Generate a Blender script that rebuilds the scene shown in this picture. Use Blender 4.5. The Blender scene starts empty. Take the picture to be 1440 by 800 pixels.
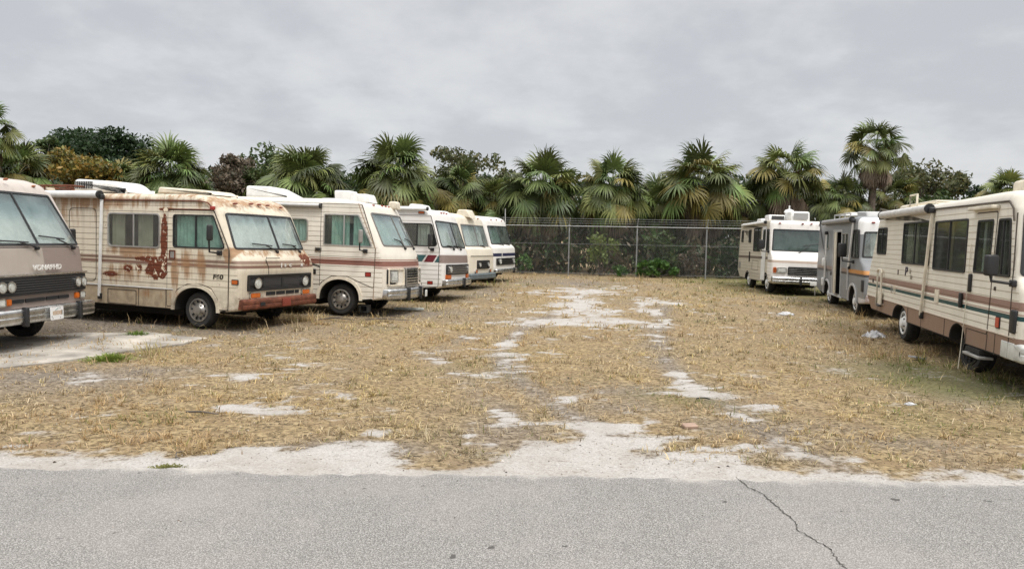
import bpy, bmesh, math, random
import numpy as np
from mathutils import Vector, Matrix

# ------------------------------------------------------------------ camera, sky, sun, exposure
SC = bpy.context.scene
COL = SC.collection
FPX, CX, CY, CAMH = 1040.0, 720.0, 400.0, 1.95
ROLL = math.radians(1.0)
PITCH = math.atan(70.0 / FPX)
fw = np.array([0, math.cos(PITCH), -math.sin(PITCH)])
rt = np.array([1.0, 0, 0])
dn = np.cross(fw, rt)
cr, sr = math.cos(ROLL), math.sin(ROLL)
ex, ey = cr * rt - sr * dn, sr * rt + cr * dn
cam_d = bpy.data.cameras.new("camera")
cam_d.sensor_width = 36.0
cam_d.lens = FPX / 1440 * 36
cam_d.clip_end = 3000
cam = bpy.data.objects.new("camera", cam_d)
COL.objects.link(cam)
M4 = Matrix.Identity(4)
for r_ in range(3):
    M4[r_][0], M4[r_][1], M4[r_][2] = ex[r_], -ey[r_], -fw[r_]
M4[2][3] = CAMH
cam.matrix_world = M4
SC.camera = cam


def ray(px, py):
    a, b = (px - CX) / FPX, (py - CY) / FPX
    return fw + (cr * a + sr * b) * rt + (-sr * a + cr * b) * dn


def G(px, py, z=0.0):
    r = ray(px, py)
    t = (z - CAMH) / r[2]
    return np.array([0, 0, CAMH]) + t * r


def AT(px, py, Y):
    r = ray(px, py)
    return np.array([0, 0, CAMH]) + Y / r[1] * r


SUN_EL, SUN_AZ = math.radians(58), math.radians(150)   # azimuth clockwise from +Y
W = bpy.data.worlds.new("World")
SC.world = W
W.use_nodes = True
nt = W.node_tree
nt.nodes.clear()


class NB:
    """tiny node builder"""
    def __init__(s, tree): s.t = tree
    def n(s, typ, **kw):
        nd = s.t.nodes.new(typ)
        for k, v in kw.items(): setattr(nd, k, v)
        return nd
    def link(s, a, b): s.t.links.new(a, b)
    def put(s, sock, v):
        if isinstance(v, bpy.types.NodeSocket): s.link(v, sock)
        elif isinstance(v, (tuple, list)):
            sock.default_value = (list(v) + [1.0])[:len(sock.default_value)] if len(v) == 3 else v
        else: sock.default_value = v
    def m(s, op, a, b=None, c=None, clamp=False):
        nd = s.n('ShaderNodeMath', operation=op, use_clamp=clamp)
        s.put(nd.inputs[0], a)
        if b is not None: s.put(nd.inputs[1], b)
        if c is not None: s.put(nd.inputs[2], c)
        return nd.outputs[0]
    def mix(s, f, a, b, mode='MIX'):
        nd = s.n('ShaderNodeMix', data_type='RGBA', blend_type=mode)
        s.put(nd.inputs[0], f); s.put(nd.inputs[6], a); s.put(nd.inputs[7], b)
        return nd.outputs[2]
    def noise(s, vec, scale, detail=4, rough=.55, dim='3D', dist=0):
        nd = s.n('ShaderNodeTexNoise', noise_dimensions=dim)
        if vec is not None: s.link(vec, nd.inputs['Vector'])
        nd.inputs['Scale'].default_value = scale
        nd.inputs['Detail'].default_value = detail
        nd.inputs['Roughness'].default_value = rough
        nd.inputs['Distortion'].default_value = dist
        return nd.outputs['Fac']
    def ss(s, v, a, b):
        nd = s.n('ShaderNodeMapRange', interpolation_type='SMOOTHSTEP')
        s.put(nd.inputs[0], v); nd.inputs[1].default_value = a; nd.inputs[2].default_value = b
        return nd.outputs[0]
    def xyz(s, v):
        nd = s.n('ShaderNodeSeparateXYZ'); s.link(v, nd.inputs[0]); return nd.outputs
    def comb(s, x, y, z):
        nd = s.n('ShaderNodeCombineXYZ')
        for i, v in enumerate((x, y, z)): s.put(nd.inputs[i], v)
        return nd.outputs[0]
    def obj(s): return s.n('ShaderNodeTexCoord').outputs['Object']


b = NB(nt)
sky = b.n('ShaderNodeTexSky', sky_type='NISHITA')
sky.sun_disc = False
sky.sun_elevation = SUN_EL
sky.sun_rotation = SUN_AZ
bg1 = b.n('ShaderNodeBackground'); b.link(sky.outputs[0], bg1.inputs[0]); bg1.inputs[1].default_value = .1
gen = b.n('ShaderNodeTexCoord').outputs['Generated']
X, Y, Z = b.xyz(gen)
zc = b.m('MAXIMUM', Z, 0.0)
den = b.m('ADD', zc, .30)
pv = b.comb(b.m('DIVIDE', X, den), b.m('DIVIDE', Y, den), 0.0)
n1 = b.noise(pv, 1.0, 5, .55, dist=.5)
n2 = b.noise(pv, 3.6, 6, .6)
cl = b.m('ADD', b.m('MULTIPLY', n1, .6), b.m('MULTIPLY', n2, .4))
colr = b.mix(b.ss(cl, .40, .60), (.455, .465, .487, 1), (.575, .58, .59, 1))
colr = b.mix(b.ss(Z, .36, .8), colr, (.50, .49, .475, 1))
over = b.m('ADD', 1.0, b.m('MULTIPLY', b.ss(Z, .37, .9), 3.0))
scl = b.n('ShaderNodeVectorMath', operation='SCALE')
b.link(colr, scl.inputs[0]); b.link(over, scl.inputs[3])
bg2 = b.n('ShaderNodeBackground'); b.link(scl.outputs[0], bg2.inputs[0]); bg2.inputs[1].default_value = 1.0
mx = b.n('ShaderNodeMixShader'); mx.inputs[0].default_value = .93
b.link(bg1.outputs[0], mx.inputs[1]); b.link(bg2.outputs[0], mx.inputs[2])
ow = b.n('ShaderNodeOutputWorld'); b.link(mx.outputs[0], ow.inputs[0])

sd = bpy.data.lights.new("sun", 'SUN')
sd.energy = 1.5
sd.angle = math.radians(14)
sd.color = (1.0, .97, .93)
sun = bpy.data.objects.new("sun", sd)
COL.objects.link(sun)
sdir = Vector((math.sin(SUN_AZ) * math.cos(SUN_EL), math.cos(SUN_AZ) * math.cos(SUN_EL), math.sin(SUN_EL)))
sun.rotation_euler = sdir.to_track_quat('Z', 'Y').to_euler()
VS = SC.view_settings
VS.view_transform = 'Standard'
VS.look = 'None'
VS.exposure = 0.35
VS.gamma = 1.0
VS.use_curve_mapping = False

rng = np.random.default_rng(7)
random.seed(7)


# ------------------------------------------------------------------ materials
MATS = {}


def mat(name, col, rough=.6, metal=0.0, spec=.5, var=.0, vscale=6.0, bump=0.0, bscale=60.0, coat=0.0):
    if name in MATS: return MATS[name]
    m = bpy.data.materials.new(name)
    m.use_nodes = True
    b = NB(m.node_tree)
    p = m.node_tree.nodes['Principled BSDF']
    p.inputs['Roughness'].default_value = rough
    p.inputs['Metallic'].default_value = metal
    p.inputs['Specular IOR Level'].default_value = spec
    p.inputs['Coat Weight'].default_value = coat
    o = b.obj()
    if var:
        f = b.noise(o, vscale, 5, .6)
        c = b.mix(b.ss(f, .3, .75), tuple(x * (1 - var) for x in col) + (1,), tuple(min(1, x * (1 + var * .6)) for x in col) + (1,))
        b.link(c, p.inputs['Base Color'])
        r2 = b.m('ADD', rough - .1, b.m('MULTIPLY', f, .2)); b.link(r2, p.inputs['Roughness'])
    else:
        p.inputs['Base Color'].default_value = tuple(col) + (1,)
    if bump:
        bn = b.n('ShaderNodeBump'); bn.inputs['Strength'].default_value = bump; bn.inputs['Distance'].default_value = .01
        b.link(b.noise(o, bscale, 3), bn.inputs['Height']); b.link(bn.outputs[0], p.inputs['Normal'])
    MATS[name] = m
    return m


def glass(name, tint, dust=.1, ior=1.6, band=None, dustcol=(.6, .62, .6)):
    """window glass: tinted transparent + fresnel gloss + a film of dust; band=(z0,z1,colour) shades the top edge"""
    if name in MATS: return MATS[name]
    m = bpy.data.materials.new(name); m.use_nodes = True
    t = m.node_tree; t.nodes.clear(); b = NB(t)
    tr = b.n('ShaderNodeBsdfTransparent')
    if band:
        o = b.obj(); z = b.xyz(o)[2]
        b.link(b.mix(b.ss(z, band[0], band[1]), tuple(tint) + (1,), tuple(band[2]) + (1,)), tr.inputs[0])
    else:
        o = b.obj(); tr.inputs[0].default_value = tuple(tint) + (1,)
    gl = b.n('ShaderNodeBsdfGlossy'); gl.inputs['Roughness'].default_value = .04
    lw = b.n('ShaderNodeLayerWeight'); f0 = ((ior - 1) / (ior + 1)) ** 2
    frs = b.m('ADD', f0, b.m('MULTIPLY', b.m('POWER', lw.outputs['Facing'], 5.0), 1 - f0))
    m1 = b.n('ShaderNodeMixShader'); b.link(frs, m1.inputs[0]); b.link(tr.outputs[0], m1.inputs[1]); b.link(gl.outputs[0], m1.inputs[2])
    df = b.n('ShaderNodeBsdfDiffuse'); df.inputs[0].default_value = tuple(dustcol) + (1,)
    n = b.noise(o, 3.0, 6, .65)
    m2 = b.n('ShaderNodeMixShader'); b.link(b.m('MULTIPLY', b.ss(n, .0, .9), dust * 2, clamp=True), m2.inputs[0])
    b.link(m1.outputs[0], m2.inputs[1]); b.link(df.outputs[0], m2.inputs[2])
    out = b.n('ShaderNodeOutputMaterial'); b.link(m2.outputs[0], out.inputs[0])
    MATS[name] = m
    return m


def leafmat(name, rough=.55, trans=.25, attr='Col', val=.35):
    """foliage: colour from the per-leaf attribute, varied per island"""
    if name in MATS: return MATS[name]
    m = bpy.data.materials.new(name); m.use_nodes = True
    t = m.node_tree; t.nodes.clear(); b = NB(t)
    a = b.n('ShaderNodeAttribute', attribute_name=attr)
    ri = b.n('ShaderNodeNewGeometry').outputs['Random Per Island']
    s = b.n('ShaderNodeVectorMath', operation='SCALE')
    b.link(a.outputs['Color'], s.inputs[0]); b.link(b.m('ADD', 1 - val / 2, b.m('MULTIPLY', ri, val)), s.inputs[3])
    p = b.n('ShaderNodeBsdfPrincipled'); b.link(s.outputs[0], p.inputs['Base Color']); p.inputs['Roughness'].default_value = rough
    p.inputs['Specular IOR Level'].default_value = .35
    tl = b.n('ShaderNodeBsdfTranslucent'); b.link(s.outputs[0], tl.inputs[0])
    mxs = b.n('ShaderNodeMixShader'); mxs.inputs[0].default_value = trans
    b.link(p.outputs[0], mxs.inputs[1]); b.link(tl.outputs[0], mxs.inputs[2])
    out = b.n('ShaderNodeOutputMaterial'); b.link(mxs.outputs[0], out.inputs[0])
    MATS[name] = m
    return m


def bodymat(name, base, stripes=(), ribs=None, skirt=None, roof=None, dirt=.25, rust=None, rough=.42, xstripes=(), ysplit=None):
    """weathered motorhome skin in the vehicle's own coordinates: painted stripes by height, lap siding, grime, rust"""
    m = bpy.data.materials.new(name); m.use_nodes = True
    b = NB(m.node_tree); p = m.node_tree.nodes['Principled BSDF']
    tc = b.n('ShaderNodeTexCoord'); o = tc.outputs['Object']; nrm = tc.outputs['Normal']
    x, y, z = b.xyz(o)
    c = tuple(base) + (1,)
    big = b.noise(o, .9, 4, .6)
    c = b.mix(b.ss(big, .35, .7), tuple(v * .9 for v in base) + (1,), c)
    def band(z0, z1): return b.m('MULTIPLY', b.m('GREATER_THAN', z, z0), b.m('LESS_THAN', z, z1))
    for s in stripes: c = b.mix(band(s[0], s[1]), c, tuple(s[2]) + (1,))
    for s in xstripes:
        f = b.m('MULTIPLY', band(s[0], s[1]), b.m('MULTIPLY', b.m('GREATER_THAN', x, s[3]), b.m('LESS_THAN', x, s[4])))
        c = b.mix(f, c, tuple(s[2]) + (1,))
    if ysplit: c = b.mix(b.m('MULTIPLY', band(ysplit[0], ysplit[1]), b.m('LESS_THAN', y, ysplit[2])), c, tuple(ysplit[3]) + (1,))
    if skirt: c = b.mix(b.m('LESS_THAN', z, skirt[0]), c, tuple(skirt[1]) + (1,))
    if roof: c = b.mix(b.m('GREATER_THAN', z, roof[0]), c, tuple(roof[1]) + (1,))
    # rain streaks and grime
    sv = b.comb(b.m('MULTIPLY', x, 9.0), b.m('MULTIPLY', y, 9.0), b.m('MULTIPLY', z, .7))
    st = b.noise(sv, 1.0, 4, .6)
    gr = b.noise(o, 7.0, 6, .7)
    lowz = b.ss(z, 1.0, .35)
    topz = b.ss(z, 1.9, 2.65)
    f = b.m('MULTIPLY', b.ss(st, .45, .75), b.m('ADD', b.m('MULTIPLY', topz, .5), .35))
    f = b.m('ADD', f, b.m('MULTIPLY', lowz, b.ss(gr, .3, .7)))
    f = b.m('MULTIPLY', f, dirt * 1.0, clamp=True)
    c = b.mix(f, c, (.19, .15, .105, 1))
    c = b.mix(b.m('MULTIPLY', b.ss(gr, .62, .8), dirt * .7), c, (.22, .18, .13, 1))
    rr = rough
    if rust:
        # rust blooms: list of (x, z, rx, rz, gain); streaks run down from the roof edge
        def blob(lst, t):
            for (bx, bz, rx, rz, g) in lst:
                dx = b.m('DIVIDE', b.m('SUBTRACT', x, bx), rx); dz = b.m('DIVIDE', b.m('SUBTRACT', z, bz), rz)
                d = b.m('ADD', b.m('MULTIPLY', dx, dx), b.m('MULTIPLY', dz, dz))
                t = b.m('ADD', t, b.m('MULTIPLY', b.m('MAXIMUM', b.m('SUBTRACT', 1.0, d), 0.0), g))
            return t
        tot = blob(rust['spots'], 0.0)
        dyn = b.m('DIVIDE', b.m('SUBTRACT', y, .86), .30); dzn = b.m('DIVIDE', b.m('SUBTRACT', z, 1.38), .16)
        nose = b.m('MAXIMUM', b.m('SUBTRACT', 1.0, b.m('ADD', b.m('MULTIPLY', dyn, dyn), b.m('MULTIPLY', dzn, dzn))), 0.0)
        tot = b.m('ADD', tot, b.m('MULTIPLY', b.m('MULTIPLY', nose, b.m('GREATER_THAN', x, .7)), 1.6))
        sto = blob(rust['stains'], b.m('MULTIPLY', b.ss(z, 2.25, 2.6), .48))
        sto = b.m('ADD', sto, b.m('MULTIPLY', tot, .45))
        # light orange staining, streaky
        s2 = b.noise(b.comb(b.m('MULTIPLY', x, 6.0), b.m('MULTIPLY', y, 6.0), b.m('MULTIPLY', z, .8)), 1.3, 5, .65)
        stain = b.ss(b.m('ADD', s2, b.m('MULTIPLY', sto, .40)), .60, .86)
        c = b.mix(b.m('MULTIPLY', stain, .85), c, b.mix(b.noise(o, 9, 4), (.19, .085, .035, 1), (.40, .235, .115, 1)))
        # eaten-through dark rust
        hn = b.noise(o, 6.5, 7, .7, dist=.8)
        deep = b.ss(b.m('ADD', hn, b.m('MULTIPLY', tot, .21)), .66, .69)
        c = b.mix(deep, c, b.mix(b.noise(o, 25, 4), (.05, .012, .006, 1), (.21, .055, .022, 1)))
        pale = b.ss(b.m('ADD', b.noise(o, 7.5, 5, .62, dist=1.2), b.m('MULTIPLY', tot, .03)), .64, .66)
        c = b.mix(b.m('MULTIPLY', pale, b.m('GREATER_THAN', tot, .55)), c, (.70, .60, .45, 1))
        rr = b.m('ADD', rough, b.m('MULTIPLY', b.m('MAXIMUM', stain, deep), .4))
    b.put(p.inputs['Roughness'], rr)
    p.inputs['Specular IOR Level'].default_value = .4
    dent = b.m('MULTIPLY', b.noise(o, 2.2, 3), 1.6)
    if ribs:
        z0, z1, pit = ribs
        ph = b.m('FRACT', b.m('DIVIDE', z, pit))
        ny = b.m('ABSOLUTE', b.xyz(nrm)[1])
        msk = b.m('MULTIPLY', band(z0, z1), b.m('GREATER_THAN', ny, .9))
        h = b.m('MULTIPLY', b.m('SUBTRACT', b.ss(ph, 0.0, .2), b.m('MULTIPLY', ph, .9)), msk)
        bn = b.n('ShaderNodeBump'); bn.inputs['Strength'].default_value = 1.0; bn.inputs['Distance'].default_value = .008
        b.link(b.m('ADD', h, dent), bn.inputs['Height']); b.link(bn.outputs[0], p.inputs['Normal'])
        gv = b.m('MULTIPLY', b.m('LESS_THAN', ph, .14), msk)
        c = b.mix(b.m('MULTIPLY', gv, .09), c, (.2, .16, .11, 1))  # groove grime, which also paints in shade that the rib bump leaves weak
    else:
        bn = b.n('ShaderNodeBump'); bn.inputs['Strength'].default_value = .25; bn.inputs['Distance'].default_value = .02
        b.link(b.noise(o, 2.5, 2), bn.inputs['Height']); b.link(bn.outputs[0], p.inputs['Normal'])
    b.link(c, p.inputs['Base Color'])
    return m


DARK = mat('cabin_dark', (.012, .012, .013), .8)
BLACK = mat('black_plastic', (.018, .018, .019), .5, var=.3)
RUBBER = mat('tyre_rubber', (.022, .021, .02), .85, var=.35, vscale=9)
CHROME = mat('worn_chrome', (.62, .62, .61), .28, 1.0, var=.25, vscale=5)
ALU = mat('window_aluminium', (.55, .54, .52), .42, .8, var=.15)
STEEL = mat('hubcap_steel', (.46, .44, .41), .38, .85, var=.3, vscale=8)
WHITEP = mat('white_plastic', (.74, .74, .72), .5, var=.14, vscale=5)
OLDWHITE = mat('yellowed_plastic', (.68, .62, .50), .55, var=.2, vscale=5)
AMBER = mat('amber_lens', (.55, .13, .015), .25, var=.15)
REDL = mat('red_lens', (.30, .03, .02), .3, var=.2)
LENS = mat('headlight_lens', (.62, .63, .60), .12, .15, var=.2, vscale=14)
CURT = mat('pale_curtain', (.60, .61, .58), .85, var=.2, vscale=4)
CURTB = mat('cream_curtain', (.56, .51, .40), .85, var=.2, vscale=4)
CURTG = mat('green_curtain', (.47, .53, .49), .85, var=.25, vscale=4)
BLIND = mat('white_blind', (.62, .63, .63), .6, var=.1)
SEAM = mat('seam_sealant', (.07, .055, .04), .7, var=.3)
RUSTM = mat('rusted_steel', (.17, .055, .028), .75, .2, var=.5, vscale=9, bump=.4)
UNDER = mat('underbody', (.016, .014, .012), .9)
GL_D = glass('dark_window_glass', (.80, .84, .82), .02, 1.9)
GL_C = glass('cab_window_glass', (.80, .90, .87), .02, 1.6)
GL_W = glass('windshield_glass', (.885, .92, .91), .10, 1.8, (2.0, 2.32, (.50, .64, .66)), (.66, .73, .72))
GL_W2 = glass('tinted_windshield_glass', (.60, .69, .665), .06, 1.7, (2.1, 2.3, (.22, .40, .42)), (.55, .62, .6))


# ------------------------------------------------------------------ mesh helpers
class MB:
    def __init__(s): s.v = []; s.f = []; s.mi = []; s.m = []
    def _mi(s, m):
        if m not in s.m: s.m.append(m)
        return s.m.index(m)
    def add(s, vs, fs, m):
        k = len(s.v); i = s._mi(m)
        s.v += [tuple(v) for v in vs]
        for f in fs: s.f.append(tuple(a + k for a in f)); s.mi.append(i)
        return s
    def box(s, c, d, m, rot=None, bev=0.0):
        bm = bmesh.new(); bmesh.ops.create_cube(bm, size=1.0)
        for v in bm.verts: v.co = Vector((v.co.x * d[0], v.co.y * d[1], v.co.z * d[2]))
        if bev: bmesh.ops.bevel(bm, geom=bm.edges[:], offset=bev, segments=3, affect='EDGES', profile=.5)
        if rot is not None: bmesh.ops.transform(bm, matrix=rot.to_4x4(), verts=bm.verts)
        bm.verts.index_update()
        s.add([v.co + Vector(c) for v in bm.verts], [[v.index for v in f.verts] for f in bm.faces], m)
        bm.free(); return s
    def tube(s, pts, r, m, n=8, cap=True):
        pts = [Vector(p) for p in pts]; rs = r if isinstance(r, (list, tuple)) else [r] * len(pts)
        vs = []; fs = []
        up = Vector((0, 0, 1))
        for i, p in enumerate(pts):
            d = (pts[min(i + 1, len(pts) - 1)] - pts[max(i - 1, 0)]).normalized()
            a = d.cross(up)
            if a.length < 1e-3: a = d.cross(Vector((1, 0, 0)))
            a.normalize(); c = d.cross(a).normalized()
            for k in range(n):
                t = 2 * math.pi * k / n
                vs.append(p + (a * math.cos(t) + c * math.sin(t)) * rs[i])
        for i in range(len(pts) - 1):
            for k in range(n):
                fs.append((i * n + k, i * n + (k + 1) % n, (i + 1) * n + (k + 1) % n, (i + 1) * n + k))
        if cap:
            fs.append(tuple(range(n))[::-1]); fs.append(tuple((len(pts) - 1) * n + k for k in range(n)))
        return s.add(vs, fs, m)
    def lathe(s, prof, m, c=(0, 0, 0), n=28, axis='y', sgn=1):
        """prof: list of (radius, offset along axis)"""
        vs = []; fs = []
        for (r, h) in prof:
            for k in range(n):
                t = 2 * math.pi * k / n
                if axis == 'y': vs.append((c[0] + r * math.cos(t), c[1] + sgn * h, c[2] + r * math.sin(t)))
                elif axis == 'z': vs.append((c[0] + r * math.cos(t), c[1] + r * math.sin(t), c[2] + sgn * h))
                else: vs.append((c[0] + sgn * h, c[1] + r * math.cos(t), c[2] + r * math.sin(t)))
        for i in range(len(prof) - 1):
            for k in range(n):
                fs.append((i * n + k, i * n + (k + 1) % n, (i + 1) * n + (k + 1) % n, (i + 1) * n + k))
        return s.add(vs, fs, m)
    def prism(s, poly, fr, n0, n1, m):
        """poly in a frame's (u,v), extruded from n0 to n1 along its normal"""
        k = len(poly)
        vs = [fr(u, v, n0) for u, v in poly] + [fr(u, v, n1) for u, v in poly]
        fs = [tuple(range(k))[::-1], tuple(range(k, 2 * k))] + [(i, (i + 1) % k, k + (i + 1) % k, k + i) for i in range(k)]
        return s.add(vs, fs, m)
    def ring(s, po, pi, fr, n0, n1, m):
        k = len(po)
        vs = [fr(u, v, n0) for u, v in po] + [fr(u, v, n1) for u, v in po] + [fr(u, v, n0) for u, v in pi] + [fr(u, v, n1) for u, v in pi]
        fs = []
        for i in range(k):
            j = (i + 1) % k
            fs += [(i, j, k + j, k + i), (k + i, k + j, 3 * k + j, 3 * k + i), (3 * k + i, 3 * k + j, 2 * k + j, 2 * k + i), (2 * k + i, 2 * k + j, j, i)]
        return s.add(vs, fs, m)
    def build(s, name, parent=None, smooth=40, recalc=True, warp=None):
        me = bpy.data.meshes.new(name)
        me.from_pydata(s.v, [], s.f)
        for m in s.m: me.materials.append(m)
        me.polygons.foreach_set('material_index', s.mi)
        if recalc or warp:
            bm = bmesh.new(); bm.from_mesh(me)
            if recalc: bmesh.ops.recalc_face_normals(bm, faces=bm.faces)
            if warp: warp(bm)
            bm.to_mesh(me); bm.free()
        if smooth:
            me.polygons.foreach_set('use_smooth', [True] * len(me.polygons))
            me.set_sharp_from_angle(angle=math.radians(smooth))
        o = bpy.data.objects.new(name, me)
        COL.objects.link(o)
        if parent is not None: o.parent = parent
        return o


def npmesh(name, V, F, m, parent=None, col=None, smooth=False):
    """big mesh from numpy: F is (n,3) or (n,4); col per-vertex rgb"""
    me = bpy.data.meshes.new(name)
    V = np.asarray(V, np.float32); F = np.asarray(F, np.int32)
    k = F.shape[1]
    me.vertices.add(len(V)); me.vertices.foreach_set('co', V.ravel())
    me.loops.add(F.size); me.loops.foreach_set('vertex_index', F.ravel())
    me.polygons.add(len(F)); me.polygons.foreach_set('loop_start', np.arange(0, F.size, k, dtype=np.int32))
    me.polygons.foreach_set('loop_total', np.full(len(F), k, np.int32))
    if smooth: me.polygons.foreach_set('use_smooth', np.ones(len(F), bool))
    if col is not None:
        a = me.color_attributes.new('Col', 'FLOAT_COLOR', 'POINT')
        c4 = np.ones((len(V), 4), np.float32); c4[:, :3] = col
        a.data.foreach_set('color', c4.ravel())
    me.update(calc_edges=True); me.validate()
    me.materials.append(m)
    o = bpy.data.objects.new(name, me); COL.objects.link(o)
    if parent is not None: o.parent = parent
    return o


def tag(o, label=None, cat=None, group=None, kind=None):
    if label: o['label'] = label
    if cat: o['category'] = cat
    if group: o['group'] = group
    if kind: o['kind'] = kind
    return o


def empty(name, loc, rot=(0, 0, 0)):
    o = bpy.data.objects.new(name, None); o.empty_display_size = .3
    COL.objects.link(o); o.location = loc; o.rotation_euler = rot
    return o


def rpoly(corners, r, seg=4):
    """rounded polygon from corner points"""
    n = len(corners); out = []
    for i in range(n):
        p = np.array(corners[i], float); a = np.array(corners[i - 1], float); c = np.array(corners[(i + 1) % n], float)
        rr = r[i] if isinstance(r, (list, tuple)) else r
        da, dc = a - p, c - p
        la, lc = np.linalg.norm(da), np.linalg.norm(dc)
        if rr <= 1e-6: out.append(tuple(p)); continue
        da /= la; dc /= lc
        ang = math.acos(max(-1, min(1, float(da @ dc))))
        t = min(rr / math.tan(ang / 2), la * .48, lc * .48)
        p0, p1 = p + da * t, p + dc * t
        for k in range(seg + 1):
            s = k / seg
            out.append(tuple((1 - s) ** 2 * p0 + 2 * s * (1 - s) * p + s * s * p1))
    return out


def inset(poly, d):
    n = len(poly); P = np.array(poly)
    A = .5 * np.sum(P[:, 0] * np.roll(P[:, 1], -1) - np.roll(P[:, 0], -1) * P[:, 1])
    sg = 1 if A > 0 else -1
    out = []
    for i in range(n):
        e0 = P[i] - P[i - 1]; e1 = P[(i + 1) % n] - P[i]
        n0 = np.array([-e0[1], e0[0]]) / (np.linalg.norm(e0) + 1e-9); n1 = np.array([-e1[1], e1[0]]) / (np.linalg.norm(e1) + 1e-9)
        m = n0 + n1; m /= max(np.linalg.norm(m), 1e-6)
        k = min(1 / max(m @ n0, .3), 2.0)
        out.append(tuple(P[i] + sg * m * d * k))
    return out


def rect(u0, v0, u1, v1): return [(u0, v0), (u1, v0), (u1, v1), (u0, v1)]


def text_mesh(txt, size, fr, m, name, parent, shear=0.0, ext=.004, sx=1.0, warp=None):
    cu = bpy.data.curves.new(name, 'FONT'); cu.body = txt; cu.size = size; cu.extrude = ext; cu.align_x = 'CENTER'; cu.align_y = 'CENTER'
    cu.shear = shear; cu.offset = .004
    ob = bpy.data.objects.new(name, cu); COL.objects.link(ob)
    dg = bpy.context.evaluated_depsgraph_get()
    me = bpy.data.meshes.new_from_object(ob.evaluated_get(dg))
    bpy.data.objects.remove(ob); bpy.data.curves.remove(cu)
    for v in me.vertices: v.co = fr(v.co.x * sx, v.co.y, v.co.z + ext)
    if warp:
        bm = bmesh.new(); bm.from_mesh(me); warp(bm, False); bm.to_mesh(me); bm.free()
    me.name = name; me.materials.clear(); me.materials.append(m)
    o = bpy.data.objects.new(name, me); COL.objects.link(o); o.parent = parent
    return o


# ------------------------------------------------------------------ ground
def vnoise(x, y, seed=0, octv=4, sc=1.0):
    """value noise in numpy"""
    x = np.asarray(x, float) * sc; y = np.asarray(y, float) * sc
    tot = np.zeros_like(x); amp = 1.0; nrm = 0
    for o in range(octv):
        xi, yi = np.floor(x).astype(np.int64), np.floor(y).astype(np.int64)
        fx, fy = x - xi, y - yi
        fx = fx * fx * (3 - 2 * fx); fy = fy * fy * (3 - 2 * fy)
        def h(a, c):
            n = (a * 374761393 + c * 668265263 + (seed + o * 17) * 1442695041) & 0xffffffff
            n = ((n ^ (n >> 13)) * 1274126177) & 0xffffffff
            return ((n ^ (n >> 16)) & 0xffff) / 65535.0
        v = (h(xi, yi) * (1 - fx) + h(xi + 1, yi) * fx) * (1 - fy) + (h(xi, yi + 1) * (1 - fx) + h(xi + 1, yi + 1) * fx) * fy
        tot += v * amp; nrm += amp; amp *= .55; x = x * 2.03 + 11.3; y = y * 2.03 + 5.7
    return tot / nrm


SAND_PX = [  # bare sand seen in the grass: centre and half size in photo pixels, strength
    (765, 452, 75, 9, 1.0), (820, 436, 55, 17, 1.1), (850, 450, 85, 9, 1.0), (925, 424, 42, 7, 1.0), (815, 409, 60, 6, .95), (900, 458, 50, 5, .8), (815, 420, 40, 12, .95), (915, 438, 20, 12, .9), (860, 405, 40, 4, .7),
    (605, 493, 50, 6, .8), (700, 500, 70, 6, .7), (735, 515, 50, 7, .8), (690, 526, 40, 6, .7), (720, 540, 40, 5, .6), (640, 480, 40, 5, .5),
    (335, 530, 40, 9, .85), (370, 575, 52, 13, .95), (445, 512, 34, 6, .8), (390, 503, 55, 5, .8), (230, 512, 80, 6, .8), (40, 607, 40, 6, .7), (130, 578, 80, 6, .65), (470, 560, 30, 5, .5), (100, 528, 70, 6, .55),
    (965, 538, 32, 9, .8), (1000, 556, 45, 8, .9), (1055, 573, 50, 8, .9), (800, 560, 60, 7, .6), (960, 470, 60, 5, .5),
    (810, 588, 34, 9, .9), (850, 603, 50, 11, 1.0), (905, 622, 75, 15, 1.1), (960, 642, 110, 17, 1.1), (660, 601, 14, 20, .8), (720, 640, 75, 17, .7), (640, 640, 50, 8, .55), (1150, 640, 90, 9, .7), (1090, 625, 40, 7, .5), (1280, 640, 60, 6, .45),
    (600, 635, 40, 8, .5), (1105, 440, 30, 4, .4), (480, 640, 90, 22, 1.0)]
EDGE_PX = [(-200, 628), (0, 630), (150, 634), (260, 641), (330, 632), (450, 622), (540, 618), (570, 648), (640, 652), (700, 640), (760, 615), (850, 612), (940, 640), (1050, 648), (1150, 656), (1250, 660), (1440, 656), (1700, 656)]
EDGE = np.array([G(*p)[:2] for p in EDGE_PX])
SAND = []
for (px, py, rx, ry, s) in SAND_PX:
    c = G(px, py); e = G(px + rx, py); n_, f_ = G(px, py + ry), G(px, py - ry)
    SAND.append((c[0], c[1], abs(e[0] - c[0]), max((f_[1] - n_[1]) / 2, .12), s))
GREEN = []
for (px, py, rx, ry, s) in [(1340, 540, 70, 22, 1.6), (1290, 520, 70, 14, 1.2), (1090, 397, 110, 10, 1.4), (1160, 415, 80, 9, 1.2), (1010, 395, 60, 7, .9), (740, 575, 60, 10, .3), (700, 400, 60, 6, .5), (1320, 580, 90, 18, .5), (60, 550, 50, 10, .4), (940, 560, 60, 10, .25), (1400, 560, 60, 15, .7)]:
    c = G(px, py); e = G(px + rx, py); n_, f_ = G(px, py + ry), G(px, py - ry)
    GREEN.append((c[0], c[1], abs(e[0] - c[0]), (f_[1] - n_[1]) / 2, s))
ROAD_Y = 5.9


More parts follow.
